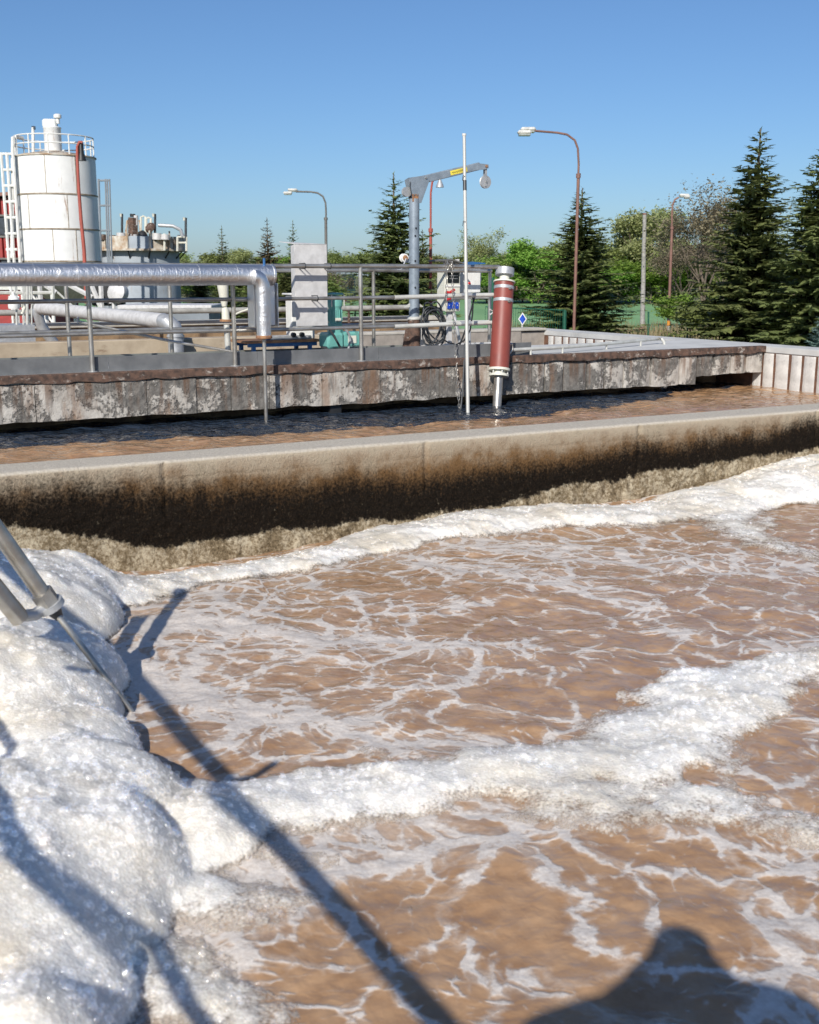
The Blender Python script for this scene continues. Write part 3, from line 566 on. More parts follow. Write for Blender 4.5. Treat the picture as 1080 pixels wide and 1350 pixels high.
# ------------------------------------------------------------------ end wall with whitewashed staves, and the far rims
UE = 12.32
ew = thing('end_wall', T(UE, 13, .4), 'white peeling end wall of upright staves with rusty brown joints', 'wall')
tbox(MB(), UE - .026, UE + .38, 6.5, 18.0, -1.0, 1.03).build('wall_core', M['joint'], ew)
tbox(MB(), UE - .03, UE + .42, 6.45, 18.05, 1.03, 1.128, .012).build('coping', M['deck'], ew)
random.seed(7); sm_ = []
for k in range(4):
    mb = MB(); w, h = .10, .56; n = 5
    V = []
    for i in range(6):
        for j in range(n + 1):
            a = -1 + 2 * j / n; q = .012 * random.random() + (.014 if abs(a) == 1 else 0)
            V.append((-.05 + q, a * (w + random.uniform(-.008, .004)), -h + 2 * h * i / 5))
    F = [(i * 6 + j + 1, i * 6 + j, (i + 1) * 6 + j, (i + 1) * 6 + j + 1) for i in range(5) for j in range(5)]
    k0 = len(V); ed = [i * 6 for i in range(6)]; ed2 = [i * 6 + 5 for i in range(6)]
    V += [(.04, V[i][1], V[i][2]) for i in ed] + [(.04, V[i][1], V[i][2]) for i in ed2]
    F += [(ed[i], k0 + i, k0 + i + 1, ed[i + 1]) for i in range(5)] + [(ed2[i + 1], k0 + 7 + i, k0 + 6 + i, ed2[i]) for i in range(5)]
    mb.add(V, F, True); me = mb.mesh('stave'); me.materials.append(M['white_stave']); sm_.append(me)
v = 6.7; k = 0
while v < 17.3:
    if 12.02 < v < 13.6: v = 13.6
    st = bpy.data.objects.new('stave', sm_[k % 4]); COL.objects.link(st); st.parent = ew
    w = random.choice((.8, .95, 1.05, 1.2)); st.scale = (1, w, 1)
    st.location = T(UE, v + .107 * w, .47) - WL[ew.name]; st.rotation_euler.z = TA; v += .215 * w + .024; k += 1
VR = 17.4
fr = thing('far_rim_wall', T(5, VR, .3), 'beige concrete rim wall behind the bridge, partly built of grey blocks', 'wall')
tbox(MB(), -6, 7.9, VR, VR + .35, -1, 1.15, .01).build('wall_body', M['concrete_beige'], fr)
tbox(MB(), 7.9, UE, VR + .02, VR + .35, -1, 1.10).build('wall_core', M['concrete_block'], fr)
x = 7.92; k = 0
bm_ = MB().box((0, 0, 0), (.6, .05, .30), 0, None, .006).mesh('block'); bm_.materials.append(M['concrete_block'])
for row in range(2):
    x = 7.9 + .31 - (.2 if row else 0) + .2
    while x < UE - .3:
        q = bpy.data.objects.new('block', bm_); COL.objects.link(q); q.parent = fr; q.location = T(x, VR + random.uniform(-.004, .004), .97 - row * .312) - WL[fr.name]; q.rotation_euler.z = TA; x += .608
tbox(MB(), 7.88, UE - .02, VR - .04, VR + .38, 1.122, 1.17, .01).build('coping', M['concrete'], fr)
rw = thing('rear_channel_wall', T(2, 24, 0), 'brown stained concrete wall with pale coping farther behind the bridge', 'wall')
tbox(MB(), -14, 14.2, 24, 24.4, Z_G, 1.06).build('wall_body', M['concrete_brown'], rw)
tbox(MB(), -14.1, 14.3, 23.94, 24.46, 1.06, 1.16, .012).build('coping', M['concrete'], rw)
struct(tbox(MB(), -14, 14, VR + .3, 24, .2, .45).build('tank_floor', M['concrete_brown']))
# outer shell of the basins, out of the picture
sh = thing('basin_shell', T(-9.2, 2, Z_G), 'plain concrete outer shell of the basins beyond the walkway', 'wall')
tbox(MB(), -9.4, -9.0, -6.4, 8.44, Z_G, .7).build('side_wall', M['concrete'], sh)
tbox(MB(), -9.0, 12.7, -6.4, -6.0, Z_G, .7).build('near_wall', M['concrete'], sh)
tbox(MB(), UE + .03, UE + .38, -6.0, 6.44, Z_G, .7).build('far_side_wall', M['concrete'], sh)
# ------------------------------------------------------------------ railings and toe boards on the bridge
VN, VF = 12.06, 13.15
ZT, ZM, ZL = 2.225, 1.865, 1.525
uend = uv(UV(658, 350, VN))[0]
def rail(mb_name, u0, u1, v, z, r, mat, par, z1=None, n=10):
    k = max(2, int((u1 - u0) / .8)); pts = [T(u0 + (u1 - u0) * i / k, v + .004 * math.sin(i * 2.1), z + ((z1 or z) - z) * i / k + .003 * math.sin(i * 1.7)) for i in range(k + 1)]
    return MB().path(pts, r, n).build(mb_name, mat, par)
nr = thing('bridge_railing', T(4, VN, Z_DECK), 'steel tube railing along the channel side of the bridge', 'railing')
rail('top_rail', -3.5, uend, VN, ZT, .0255, M['steel'], nr)
um = uv(UV(522, 391, VN))[0]
for z in (ZM, ZL):
    rail('mid_rail', -3.5, um, VN, z, .021, M['steel'], nr)
    rail('sleeved_rail', um - .02, uend - .04, VN, z, .027, M['steel_light'], nr, z + .02)
    MB().path([T(uend - .55, VN, z + .018), T(uend - .40, VN, z + .019)], .0285, 10).build('rail_joint', M['galv'], nr)
for u in (-3.2, -.3, 1.2, 2.77, 4.34, 5.90):
    p = MB().tube(T(u, VN - .012, Z_DECK), T(u, VN, ZT), .0245, 12).build('post', M['steel'], nr)
    MB().lathe(T(u, VN - .012, Z_DECK + .001), [(.055, 0), (.055, .008), (.028, .012)], 14).build('base_flange', M['galv'], p)
MB().path([T(uend, VN, ZT), T(uend + .03, VN, ZT - .005), T(uend + .045, VN, ZT - .04)], .022, 10).build('rail_end_bend', M['rust'], nr)
fr_ = thing('bridge_railing', T(4, VF, Z_DECK), 'steel tube railing on the far side of the bridge', 'railing')
ufe = uv(UV(648, 352, VF))[0]
rail('top_rail', -3.5, ufe, VF, ZT - .045, .024, M['steel'], fr_)
for z in (ZM - .03, ZL - .02):
    rail('mid_rail', -3.5, um + 1.02, VF, z, .02, M['steel'], fr_); rail('sleeved_rail', um + 1.0, ufe, VF, z, .025, M['steel_light'], fr_)
for u in [.2, 1.2] + [uv(UV(x, 460, VF))[0] for x in (92, 227, 493)] + [ufe - .02]:
    MB().tube(T(u, VF, Z_DECK), T(u, VF, ZT - .03), .023, 12).build('post', M['steel'], fr_)
tb = thing('toe_board', T(2.5, VN, Z_DECK), 'grey sheet metal toe board at the foot of the channel side railing', 'toe board')
ue2 = uv(UV(700, 468, VN + .04))[0]
for a, b2 in ((-3.5, 1.1), (1.1, 2.95), (2.95, 4.62), (4.62, 6.15), (6.15, 7.75), (7.75, ue2)):
    tbox(MB(), a, b2 - .004, VN + .03, VN + .037, Z_DECK + .002, Z_DECK + .155).build('board', M['toe'], tb)
tb2 = thing('toe_board', T(2.5, VF, Z_DECK), 'pale greenish toe board on the far side of the bridge deck', 'toe board')
for a, b2 in ((-3.5, 1.4), (1.4, 4.75), (4.75, 7.2), (7.2, 8.7)):
    tbox(MB(), a, b2 - .004, VF - .05, VF - .043, Z_DECK + .002, Z_DECK + .105).build('board', M['toe_green'] if a < 6 else M['galv_plate'], tb2)
# ------------------------------------------------------------------ insulated pipe
VP = 11.80
ip = thing('insulated_pipe', UV(347, 470, VP), 'foil wrapped silver pipe running along the railing and turning down at a flanged end', 'pipe')
pa, pb = UV(-140, 361, VP), UV(358, 361, VP); zpp = 2.125; r = .108
pa.z = pb.z = zpp; dirp = (pb - pa).normalized()
segs = 9
for k in range(segs):
    a = pa.lerp(pb, k / segs); b2 = pa.lerp(pb, (k + 1) / segs)
    n = 5; rr = [r * (1 + .012 * math.sin(3.1 * k + i)) for i in range(n)]; rr[0] = r * 1.025
    MB().path([a.lerp(b2, i / (n - 1)) + (dirp * .02 if i == n - 1 else Vector()) for i in range(n)], rr, 28).build('foil_segment', M['alu'], ip)
MB().path([pb - dirp * .005, pb + dirp * .012], r * 1.05, 28).build('end_cap', M['alu'], ip)
e0 = UV(345, 361, VP - .06); zt = zpp - .02; bot = UV(345.5, 441, VP - .06); xx = e0
ev = T(0, -1, 0); du_ = T(1, 0, 0)
cpt = Vector((bot.x, bot.y, zt))
pts = [cpt - du_ * .10 + Vector((0, 0, .0)), cpt - du_ * .06 + Vector((0, 0, -.004)), cpt - du_ * .025 + Vector((0, 0, -.03)), cpt + Vector((0, 0, -.085)), cpt + Vector((0, 0, -.15))]
MB().path([p + ev * .06 for p in pts], .078, 22).build('elbow', M['alu'], ip)
zz = [zt - .14, zt - .30, zt - .46, bot.z]
for a, b2 in zip(zz[:-1], zz[1:]):
    q = Vector((bot.x, bot.y, 0)) + ev * .06
    MB().path([q + Vector((0, 0, a)), q + Vector((0, 0, (a + b2) / 2)), q + Vector((0, 0, b2 - .012))], [.081, .077, .078], 22).build('down_segment', M['alu'], ip)
q = Vector((bot.x, bot.y, bot.z)) + ev * .06
MB().lathe(q - Vector((0, 0, .045)), [(.06, 0), (.09, .008), (.09, .03), (.07, .045)], 18).build('bottom_flange', M['rust_light'], ip)
MB().tube(Vector((q.x, q.y, Z_CH - .3)), q - Vector((0, 0, .03)), .021, 12).build('dip_tube', M['steel'], ip)
bx_ = UV(346, 402, VP + .14); MB().box(bx_ + Vector((0, 0, .0)), (.27, .16, .47), TA, None, .02).build('foil_box', M['alu'], ip)
for s in (-1, 1):
    MB().box(bx_ + T(s * .137, -.02, 0), (.008, .2, .47), TA).build('box_seam', M['alu'], ip)
bb = UV(348.5, 349, VP - .03); MB().tube(bb - Vector((0, 0, .05)), bb + Vector((0, 0, .07)), .014, 8).build('valve_stem', M['blue'], ip)
# ------------------------------------------------------------------ galvanised panel fixed behind the railing
gp = thing('metal_panel', UV(410, 432, VN + .16), 'tall pale zinc sheet panel with bent top lip clipped to the railing', 'panel')
a = UV(388.5, 322, VN + .16); b2 = UV(432, 429, VN + .16); ua, ub = uv(a)[0], uv(b2)[0]; zt_, zb_ = a.z, b2.z
tbox(MB(), ua, ub, VN + .155, VN + .161, zb_, zt_).build('sheet', M['galv_plate'], gp)
tbox(MB(), ua - .003, ua + .003, VN + .162, VN + .27, zb_ + .1, zt_ - .002).build('side_lip', M['galv_plate'], gp)
MB().prism([T(ua - .09, VN + .40, zt_ + .03), T(ub, VN + .40, zt_ + .012), T(ub, VN + .15, zt_ + .001), T(ua - .003, VN + .15, zt_ + .001)], (0, 0, .006)).build('top_lip', M['galv_plate'], gp)
for zc_, us_ in ((ZT, (ua + .05, ub - .03)), (ZM, ((ua + ub) / 2,))):
    for u in us_: MB().path([T(u, VN + .155, zc_ - .028), T(u, VN - .01, zc_ - .03), T(u, VN - .03, zc_), T(u, VN - .01, zc_ + .03), T(u, VN + .155, zc_ + .028)], .006, 6).build('clip', M['cable'], gp)
# ------------------------------------------------------------------ stand with pump equipment behind the panel
VS = 12.75
stn = thing('equipment_stand', UV(380, 470, VS), 'low rusty topped stand on blue legs on the bridge deck', 'stand')
a = UV(323, 450, VS); b2 = UV(424, 450, VS); u0, u1, zt_ = uv(a)[0], uv(b2)[0], a.z
tbox(MB(), u0, u1, VS, VS + .5, zt_ - .03, zt_, .004).build('top_plate', M['rust_light'], stn)
for u in (u0 + .12, u1 - .14):
    for v in (VS + .04, VS + .46): tbox(MB(), u - .022, u + .022, v - .022, v + .022, Z_DECK, zt_ - .03).build('leg', M['blue'], stn)
for s in (.04, .46): tbox(MB(), u0 + .05, u1 - .05, VS + s - .018, VS + s + .018, zt_ - .075, zt_ - .032).build('cross_beam', M['blue'], stn)
sb = thing('switch_box', UV(378, 425, VS + .2), 'white metal switch box with sloping sides standing behind the zinc panel', 'switch box')
a = UV(379, 389, VS + .2); b2 = UV(412, 424, VS + .2)
MB().box(((a.x + b2.x) / 2, (a.y + b2.y) / 2, (a.z + zt_) / 2), (.30, .2, a.z - zt_), TA, None, .012).build('housing', M['white'], sb)
MB().box(((a.x + b2.x) / 2, (a.y + b2.y) / 2, a.z + .012), (.36, .27, .022), TA, None, .006).build('lid', M['white'], sb)
for du2 in (-.05, .06): MB().lathe(T(*[uv(a)[0] + .05 + du2, VS + .06], zt_ + .06), [(.028, 0), (.028, .05), (.018, .06)], 10, T(0, -1, 0)).build('gland', M['black'], sb)
wb = thing('steel_beam_offcut', UV(355, 448, VS), 'short pale steel bar lying on the rusty stand', 'bar')
wb_ = tbox(MB(), u0 + .35, u1 - .1, VS + .08, VS + .17, zt_ + .001, zt_ + .05, .004).build('bar_body', M['galv'], wb); tbox(MB(), u0 + .28, u0 + .35, VS + .09, VS + .16, zt_ + .001, zt_ + .04).build('bar_end', M['blue'], wb)
# teal pump motor
VM = 12.5
pmn = thing('pump_motor', UV(452, 462, VM), 'turquoise gear pump with upright motor and hoses beside the railing post', 'pump')
def pz(x, y, v=VM): return UV(x, y, v)
o_ = pz(440, 462); s = (pz(475, 440) - pz(425, 440)).length / 50        # metres per photo pixel here
zf = Z_DECK
cu, cv = uv(pz(438, 440))
gz = pz(440, 438).z
tbox(MB(), cu - 12 * s, cu + 10 * s, cv - .14, cv + .14, pz(440, 459).z, gz, .03).build('gear_case', M['teal'], pmn)
tbox(MB(), cu + 10 * s, cu + 36 * s, cv - .12, cv + .13, pz(440, 458).z + .01, gz + .005, .02).build('rear_case', M['teal'], pmn)
MB().prism([T(cu + 24 * s, cv - .13, gz + .01), T(cu + 27 * s, cv - .13, gz + .01), T(cu + 36 * s, cv - .13, gz - .2), T(cu + 32 * s, cv - .13, gz - .2)], T(0, .02, 0)).build('brace', M['teal'], pmn)
tbox(MB(), cu + 15 * s, cu + 26 * s, cv - .127, cv - .12, gz - .13, gz - .04, .002).build('nameplate', M['cream'], pmn)
MB().lathe(T(cu - 1 * s, cv, pz(440, 460).z - .02), [(.12, 0), (.12, .05), (.1, .06)], 16).build('foot', M['cable'], pmn)
mz = pz(443, 430).z; cm = cu + 4 * s
MB().lathe(T(cm, cv, gz - .005), [(.095, 0), (.095, .04), (.075, .05), (.075, mz - gz + .04)], 8, None, False).build('adapter', M['teal'], pmn)
MB().lathe(T(cm, cv, mz), [(.085, 0), (.085, .04), (.078, .045), (.078, pz(443, 404).z - mz - .02), (.086, pz(443, 404).z - mz)], 20).build('motor_body', M['teal'], pmn)
tz = pz(443, 404).z
MB().lathe(T(cm, cv, tz), [(.088, 0), (.092, .05), (.08, .10), (.05, .13)], 20).build('fan_cowl', M['teal'], pmn)
MB().lathe(T(cm, cv, tz + .135), [(.10, 0), (.105, .012), (.1, .02), (.02, .028)], 20).build('rain_cap', M['teal'], pmn)
for sgn in (-1, 1): tbox(MB(), cm + sgn * .08 - .006, cm + sgn * .08 + .006, cv - .095, cv - .083, tz, tz + .14).build('cap_strut', M['steel_light'], pmn)
for k in range(10):
    t = 2 * math.pi * k / 10
    MB().box(T(cm + .083 * math.cos(t), cv + .083 * math.sin(t), (mz + tz) / 2 + .01), (.014, .006, tz - mz - .09), TA + t).build('cooling_fin', M['teal'], pmn)
tbox(MB(), cm - .035, cm + .035, cv - .10, cv - .082, mz + .06, mz + .1, .002).build('rating_plate', M['cream'], pmn)
hs = [(448, 433), (456, 442), (461, 452), (466, 463)]
for pts_, mm in ([[(433, 432), (440, 442), (447, 455), (452, 463)], 'cable'], [[(455, 433), (460, 440), (462, 448), (459, 463)], 'galv']):
    MB().path([pz(x, y, VM - .2) for x, y in pts_], .014, 8).build('hose', M[mm], pmn)
cp = MB().lathe(Vector((pz(436, 463, VM - .25).x, pz(436, 463, VM - .25).y, Z_DECK + .001)), [(.16, 0), (.16, .03), (.13, .045), (.02, .05)], 24).build('manhole_cover', M['toe_green']); tag(cp, 'round greenish cover plate on the deck in front of the turquoise pump', 'cover')
# ------------------------------------------------------------------ davit crane
VC_ = 12.75
dv = thing('davit_crane', UV(546, 460, VC_), 'grey davit hoist with raised arm and hanging pulley block', 'crane')
base = UV(546, 432, VC_); base.z = Z_DECK; k_ = (UV(556, 350, VC_) - UV(546, 350, VC_)).length / 10
def cz(y): return UV(546, y, VC_).z
bx0 = Vector((base.x, base.y, 0))
def cp_(x, y): return UV(x, y, VC_)
MB().path([bx0 + Vector((0, 0, cz(420))), bx0 + Vector((0, 0, cz(262)))], 6.0 * k_, 20).build('mast', M['crane'], dv)
MB().lathe(bx0 + Vector((0, 0, cz(421))), [(8 * k_, 0), (8 * k_, .02), (6.3 * k_, .035)], 20).build('mast_collar', M['steel_light'], dv)
MB().path([bx0 + Vector((0, 0, Z_DECK + .002)), bx0 + Vector((0, 0, cz(420.5)))], 7.2 * k_, 16).build('socket', M['rust'], dv)
for sgn in (-1, 1):
    x0 = 7.0 * k_ * sgn
    MB().prism([bx0 + T(x0, -.012, Z_DECK + .003), bx0 + T(x0 + sgn * .11, -.012, Z_DECK + .003), bx0 + T(x0 + sgn * .04, -.012, cz(431)), bx0 + T(x0, -.012, cz(431))], T(0, .02, 0)).build('gusset', M['rust'] if sgn < 0 else M['galv_plate'], dv)
tbox(MB(), uv(base)[0] - .28, uv(base)[0] + .3, uv(base)[1] - .18, uv(base)[1] + .2, Z_DECK + .001, Z_DECK + .018).build('base_plate', M['galv'], dv)
# head plates
for off in (-.05, .042):
    hp = [cp_(536, 237), cp_(541, 234), cp_(562, 231), cp_(564, 238), cp_(553, 268), cp_(543, 268), cp_(539, 252)]
    MB().prism([p + T(0, off, 0) for p in hp], T(0, .008, 0)).build('head_plate', M['crane'], dv)
MB().prism([cp_(541, 256) + T(0, -.056, 0), cp_(549, 256) + T(0, -.056, 0), cp_(549, 266) + T(0, -.056, 0), cp_(541, 266) + T(0, -.056, 0)], T(0, .004, 0)).build('rust_patch', M['rust_light'], dv)
for x, y in ((559, 235), (543, 257), (547, 257)): MB().tube(cp_(x, y) + T(0, -.064, 0), cp_(x, y) + T(0, .06, 0), .012, 8).build('bolt', M['steel'], dv)
a0, a1 = cp_(557, 237), cp_(632, 219); ad = (a1 - a0).normalized()
MB().box((a0 + a1) / 2, ((a1 - a0).length, .065, 8.6 * k_), 0, rtrack(ad), .008).build('arm', M['crane'], dv)
st_c = a0.lerp(a1, .61); stk_ = MB().box(st_c + T(0, -.0345, 0), (23 * k_, .003, 5.0 * k_), 0, rtrack(ad)).build('sticker', M['yellow'], dv)
up = rtrack(ad) @ Vector((0, 0, 1)); random.seed(3)
scr = [st_c + T(0, -.0375, 0) + ad * (-9.5 * k_ + i * 19 * k_ / 26) + up * (.016 * math.sin(i * 2.3) * random.uniform(.4, 1)) for i in range(27)]
MB().path(scr, .0028, 4).build('lettering', M['black'], stk_)
for off in (-.04, .03): MB().prism([p + T(0, off, 0) for p in (cp_(628, 215.5), cp_(642, 217), cp_(642.5, 222), cp_(638, 223.5), cp_(628, 224.5))], T(0, .008, 0)).build('tip_plate', M['crane'], dv)
MB().tube(cp_(639, 219.5) + T(0, -.05, 0), cp_(639, 219.5) + T(0, .05, 0), .017, 10).build('tip_bolt', M['rust_light'], dv)
for off in (-.022, .016): MB().box((cp_(639.5, 221) + cp_(639.5, 243)) / 2 + T(0, off, 0), (.03, .006, 24 * k_), TA).build('block_strap', M['galv'], dv)
sc_ = cp_(640, 240)
MB().lathe(sc_ - T(0, .0, 0) + T(0, .015, 0), [(7.2 * k_, 0), (7.4 * k_, .004), (6.2 * k_, .013), (6.2 * k_, .017), (7.4 * k_, .026), (7.2 * k_, .03)], 28, T(0, -1, 0)).build('pulley', M['galv'], dv)
MB().tube(sc_ + T(0, -.03, 0), sc_ + T(0, .03, 0), .014, 10).build('pulley_axle', M['steel'], dv)
# rope sheave behind head, winch on the mast
MB().lathe(cp_(536, 253) + T(0, .02, 0), [(.06, 0), (.06, .012), (.045, .016), (.045, .026), (.06, .03), (.06, .042)], 20, T(0, -1, 0)).build('rear_sheave', M['galv'], dv)
MB().path([cp_(538, 240) + T(0, -.058, 0), cp_(537.5, 246) + T(0, -.06, 0), cp_(540, 258) + T(0, -.058, 0)], .006, 6).build('rope', M['cable'], dv)
wn_ = MB().lathe(cp_(532, 340) + T(0, .02, 0), [(.05, 0), (.052, .01), (.038, .014), (.038, .05), (.052, .054), (.05, .064)], 20, T(0, -1, 0)).build('winch_drum', M['white'], dv)
MB().lathe(cp_(532, 340) + T(0, -.05, 0), [(.034, 0), (.03, .012), (.01, .014)], 14, T(0, -1, 0)).build('drum_hub', M['rust_light'], wn_)
MB().box((cp_(537, 342)), (.11, .05, .085), TA, None, .006).build('winch_bracket', M['crane'], dv)
MB().path([cp_(532, 341) + T(0, -.07, 0), cp_(527, 353) + T(0, -.08, 0), cp_(524, 356) + T(0, -.08, 0), cp_(520, 356) + T(0, -.08, 0)], .009, 8).build('crank', M['galv'], dv)
for x, y in ((545, 301), (544, 311), (544, 344), (544, 379)): MB().tube(cp_(x, y) + T(0, -6 * k_ - .002, 0), cp_(x, y) + T(0, -6 * k_ - .009, 0), .011, 8).build('bolt', M['black'], dv)
for sgn in (-1, 1): 
    z0 = cz(405); MB().prism([bx0 + T(sgn * 6 * k_, -.01, z0), bx0 + T(sgn * 13 * k_, -.01, z0), bx0 + T(sgn * 6 * k_, -.01, z0 + .05)], T(0, .02, 0)).build('cleat', M['steel_light'], dv)
# ------------------------------------------------------------------ cable coil, control cabinet, junction box, chains
VK = 12.6
cc_ = thing('cable_coil', UV(575, 458, VK), 'thick coil of grey cable hung beside the davit hoist', 'cable')
random.seed(12)
for k in range(8):
    cx, cy = 572 + random.uniform(-2, 4), 428 + random.uniform(-2, 4); rx, ry = random.uniform(9, 18), random.uniform(20, 31); ph = random.uniform(0, 1.4); til = random.uniform(-.25, .35)
    pts = [UV(cx + rx * math.cos(t) + til * ry * math.sin(t), cy + ry * math.sin(t), VK + .05 * math.sin(t + k) + .012 * k) for t in [ph + 2 * math.pi * i / 30 for i in range(31)]]
    MB().path(pts, .0095, 7).build('cable_loop', M['cable'], cc_)
MB().path([UV(x, y, VK - .05) for x, y in ((583, 447), (592, 452), (602, 454), (612, 449), (620, 435), (623, 415), (624, 396), (623, 388))], .010, 7).build('cable_tail', M['black'], cc_)
MB().path([UV(x, y, VK - .03) for x, y in ((593, 462), (600, 462), (606, 455), (612, 440), (619, 416), (626, 392))], .011, 7).build('cable_tail', M['black'], cc_)
VCB = 13.2
cb = thing('control_cabinet', UV(597, 450, VCB), 'cream control cabinet with dark display, blue sockets and a small sloping roof on a post', 'cabinet')
p0, p1 = UV(587, 354, VCB), UV(607, 410.5, VCB); kc = (UV(607, 380, VCB) - UV(587, 380, VCB)).length / 20
u0, u1 = uv(p0)[0], uv(p1)[0]; 
tbox(MB(), u0, u1, VCB, VCB + .22, p1.z, p0.z, .012).build('housing', M['cream'], cb)
def ptc(name, x0, y0, x1, y1, mat, d=.012, par=None, v=VCB):
    a, b_ = UV(x0, y0, v), UV(x1, y1, v); return tbox(MB(), uv(a)[0], uv(b_)[0], v - d, v - .001, b_.z, a.z, .003).build(name, mat, par or cb)
ptc('display_window', 590, 359, 605, 373, M['dark_glass'])
for y in (363, 367): ptc('display_line', 592, y, 603, y + .8, M['galv'], .0135)
ptc('separator_strip', 587.5, 376, 606.5, 378, M['white'], .014)
for x in (589.5, 594.5, 600): 
    s_ = ptc('socket', x, 398.5, x + 3.4, 407, M['sign_blue'], .03); ptc('socket_slot', x + 1.2, 402, x + 2.2, 403, M['white'], .034, s_)
MB().path([UV(588, 385, VCB - .06), UV(593, 386, VCB - .07), UV(599, 382, VCB - .06)], .02, 8).build('red_handle', M['sign_red'], cb)
MB().path([UV(589, 395, VCB - .06), UV(594, 393, VCB - .06)], .02, 8).build('red_handle', M['sign_red'], cb)
ra, rb_ = UV(581, 343, VCB), UV(609, 347, VCB); ua, ub = uv(ra)[0], uv(rb_)[0]; um_ = ua + (ub - ua) * .42; zr = UV(592, 341.5, VCB).z
MB().prism([T(ua, VCB - .08, UV(582, 343, VCB).z), T(um_, VCB - .08, zr), T(ub, VCB - .08, UV(605, 347, VCB).z), T(ub, VCB - .08, UV(605, 347, VCB).z - .015), T(um_, VCB - .08, zr - .015), T(ua, VCB - .08, UV(582, 343, VCB).z - .015)][::-1], T(0, .42, 0)).build('roof', M['lamp_pole_grey'], cb)
tbox(MB(), (u0 + u1) / 2 - .028, (u0 + u1) / 2 + .028, VCB + .06, VCB + .12, Z_DECK, p1.z + .01).build('post', M['galv_plate'], cb)
tbox(MB(), u1 - .05, u1 - .01, VCB + .02, VCB + .06, p0.z - .01, zr).build('roof_post', M['galv_plate'], cb)
tbox(MB(), u0 + .01, u0 + .05, VCB + .02, VCB + .06, p0.z - .01, zr - .01).build('roof_post', M['galv_plate'], cb)
VJ = 13.4
jb = thing('junction_box', UV(624, 450, VJ), 'white switch box with green and red buttons under a blue rain cover', 'box')
a, b_ = UV(611, 351, VJ), UV(634, 386, VJ); u0, u1 = uv(a)[0], uv(b_)[0]
tbox(MB(), u0, u1, VJ, VJ + .22, b_.z, a.z, .012).build('housing', M['white'], jb)
MB().prism([T(u0 - .03, VJ - .06, a.z + .015), T(u1 + .03, VJ - .06, a.z + .03), T(u1 + .03, VJ + .26, a.z + .05), T(u0 - .03, VJ + .26, a.z + .035)], (0, 0, .015)).build('rain_cover', M['blue'], jb)
for x, mm in ((614.2, 'green_plastic'), (618.7, 'sign_red')): MB().lathe(UV(x, 373.5, VJ), [(.018, 0), (.018, .012), (.012, .02)], 12, T(0, -1, 0)).build('button', M[mm], jb)
tbox(MB(), u1 + .002, u1 + .035, VJ + .05, VJ + .18, b_.z + .15, a.z - .02).build('side_duct', M['galv_plate'], jb)
for u in (u0 + .16, u1 - .1): MB().tube(T(u, VJ + .12, Z_DECK), T(u, VJ + .12, b_.z + .01), .018, 8).build('conduit', M['galv'], jb)
MB().path([UV(598, 411, VCB + .05), UV(601, 425, VCB - .05), UV(605, 445, VCB - .05), UV(607, 456, VCB - .05)], .022, 8).build('conduit', M['galv'], jb)
# hanging chains: each link an oval ring
def chain(name, pts, label, link=.020, par=None):
    ch = thing(name, pts[0], label, 'chain')
    ring = MB().path([(.42 * link * math.cos(t), 0, .9 * link * math.sin(t)) for t in [2 * math.pi * i / 10 for i in range(11)]], link * .16, 5, False).mesh('link'); ring.materials.append(M['steel'])
    tot = 0
    for a, b_ in zip(pts[:-1], pts[1:]):
        d = b_ - a; n = max(1, int(d.length / (link * 1.5)))
        for i in range(n):
            o = bpy.data.objects.new('link', ring); COL.objects.link(o); o.parent = ch
            o.location = a + d * (i / n) - WL[ch.name]; o.rotation_mode = 'QUATERNION'
            o.rotation_quaternion = d.to_track_quat('Z', 'Y') @ Matrix.Rotation(math.pi / 2 * (tot % 2) + .4, 4, 'Z').to_quaternion(); tot += 1
    return ch
vch = VN - .045
chain('hanging_chain', [UV(590, 347, vch), UV(589, 365, vch), UV(588.5, 390, vch), UV(589.5, 412, vch)], 'steel chain hanging from the top rail in front of the cream cabinet', .03)
chain('hanging_chain', [UV(596, 347, vch - .01), UV(596.5, 365, vch), UV(597.5, 390, vch), UV(599, 430, vch), UV(601, 470, vch - .05), UV(603, 500, VB0 - .12), UV(606, 545, VB0 - .2)], 'long thin chain hanging past the bridge edge down into the channel', .028)
chk = thing('chain_bundle', UV(594, 352, vch), 'knot of chain looped over the top rail above the cream cabinet', 'chain')
for k in range(6):
    t0 = k; c = UV(589 + 1.7 * k, 349 + (k % 2) * 3, VN)
    MB().path([c + T(.012 * math.sin(k), .036 * math.cos(t), .04 * math.sin(t)) for t in [2 * math.pi * i / 10 for i in range(11)]], .006, 5, False).build('chain_loop', M['steel'], chk)
hb = thing('hanging_cable', UV(607, 543, 11.7), 'black cable dropping from the toe board into the channel', 'cable')
MB().path([UV(613, 453, VN - .03), UV(612, 480, VB0 - .05), UV(610, 515, VB0 - .12), UV(607, 546, VB0 - .2)], .011, 8).build('cable_run', M['cable'], hb)
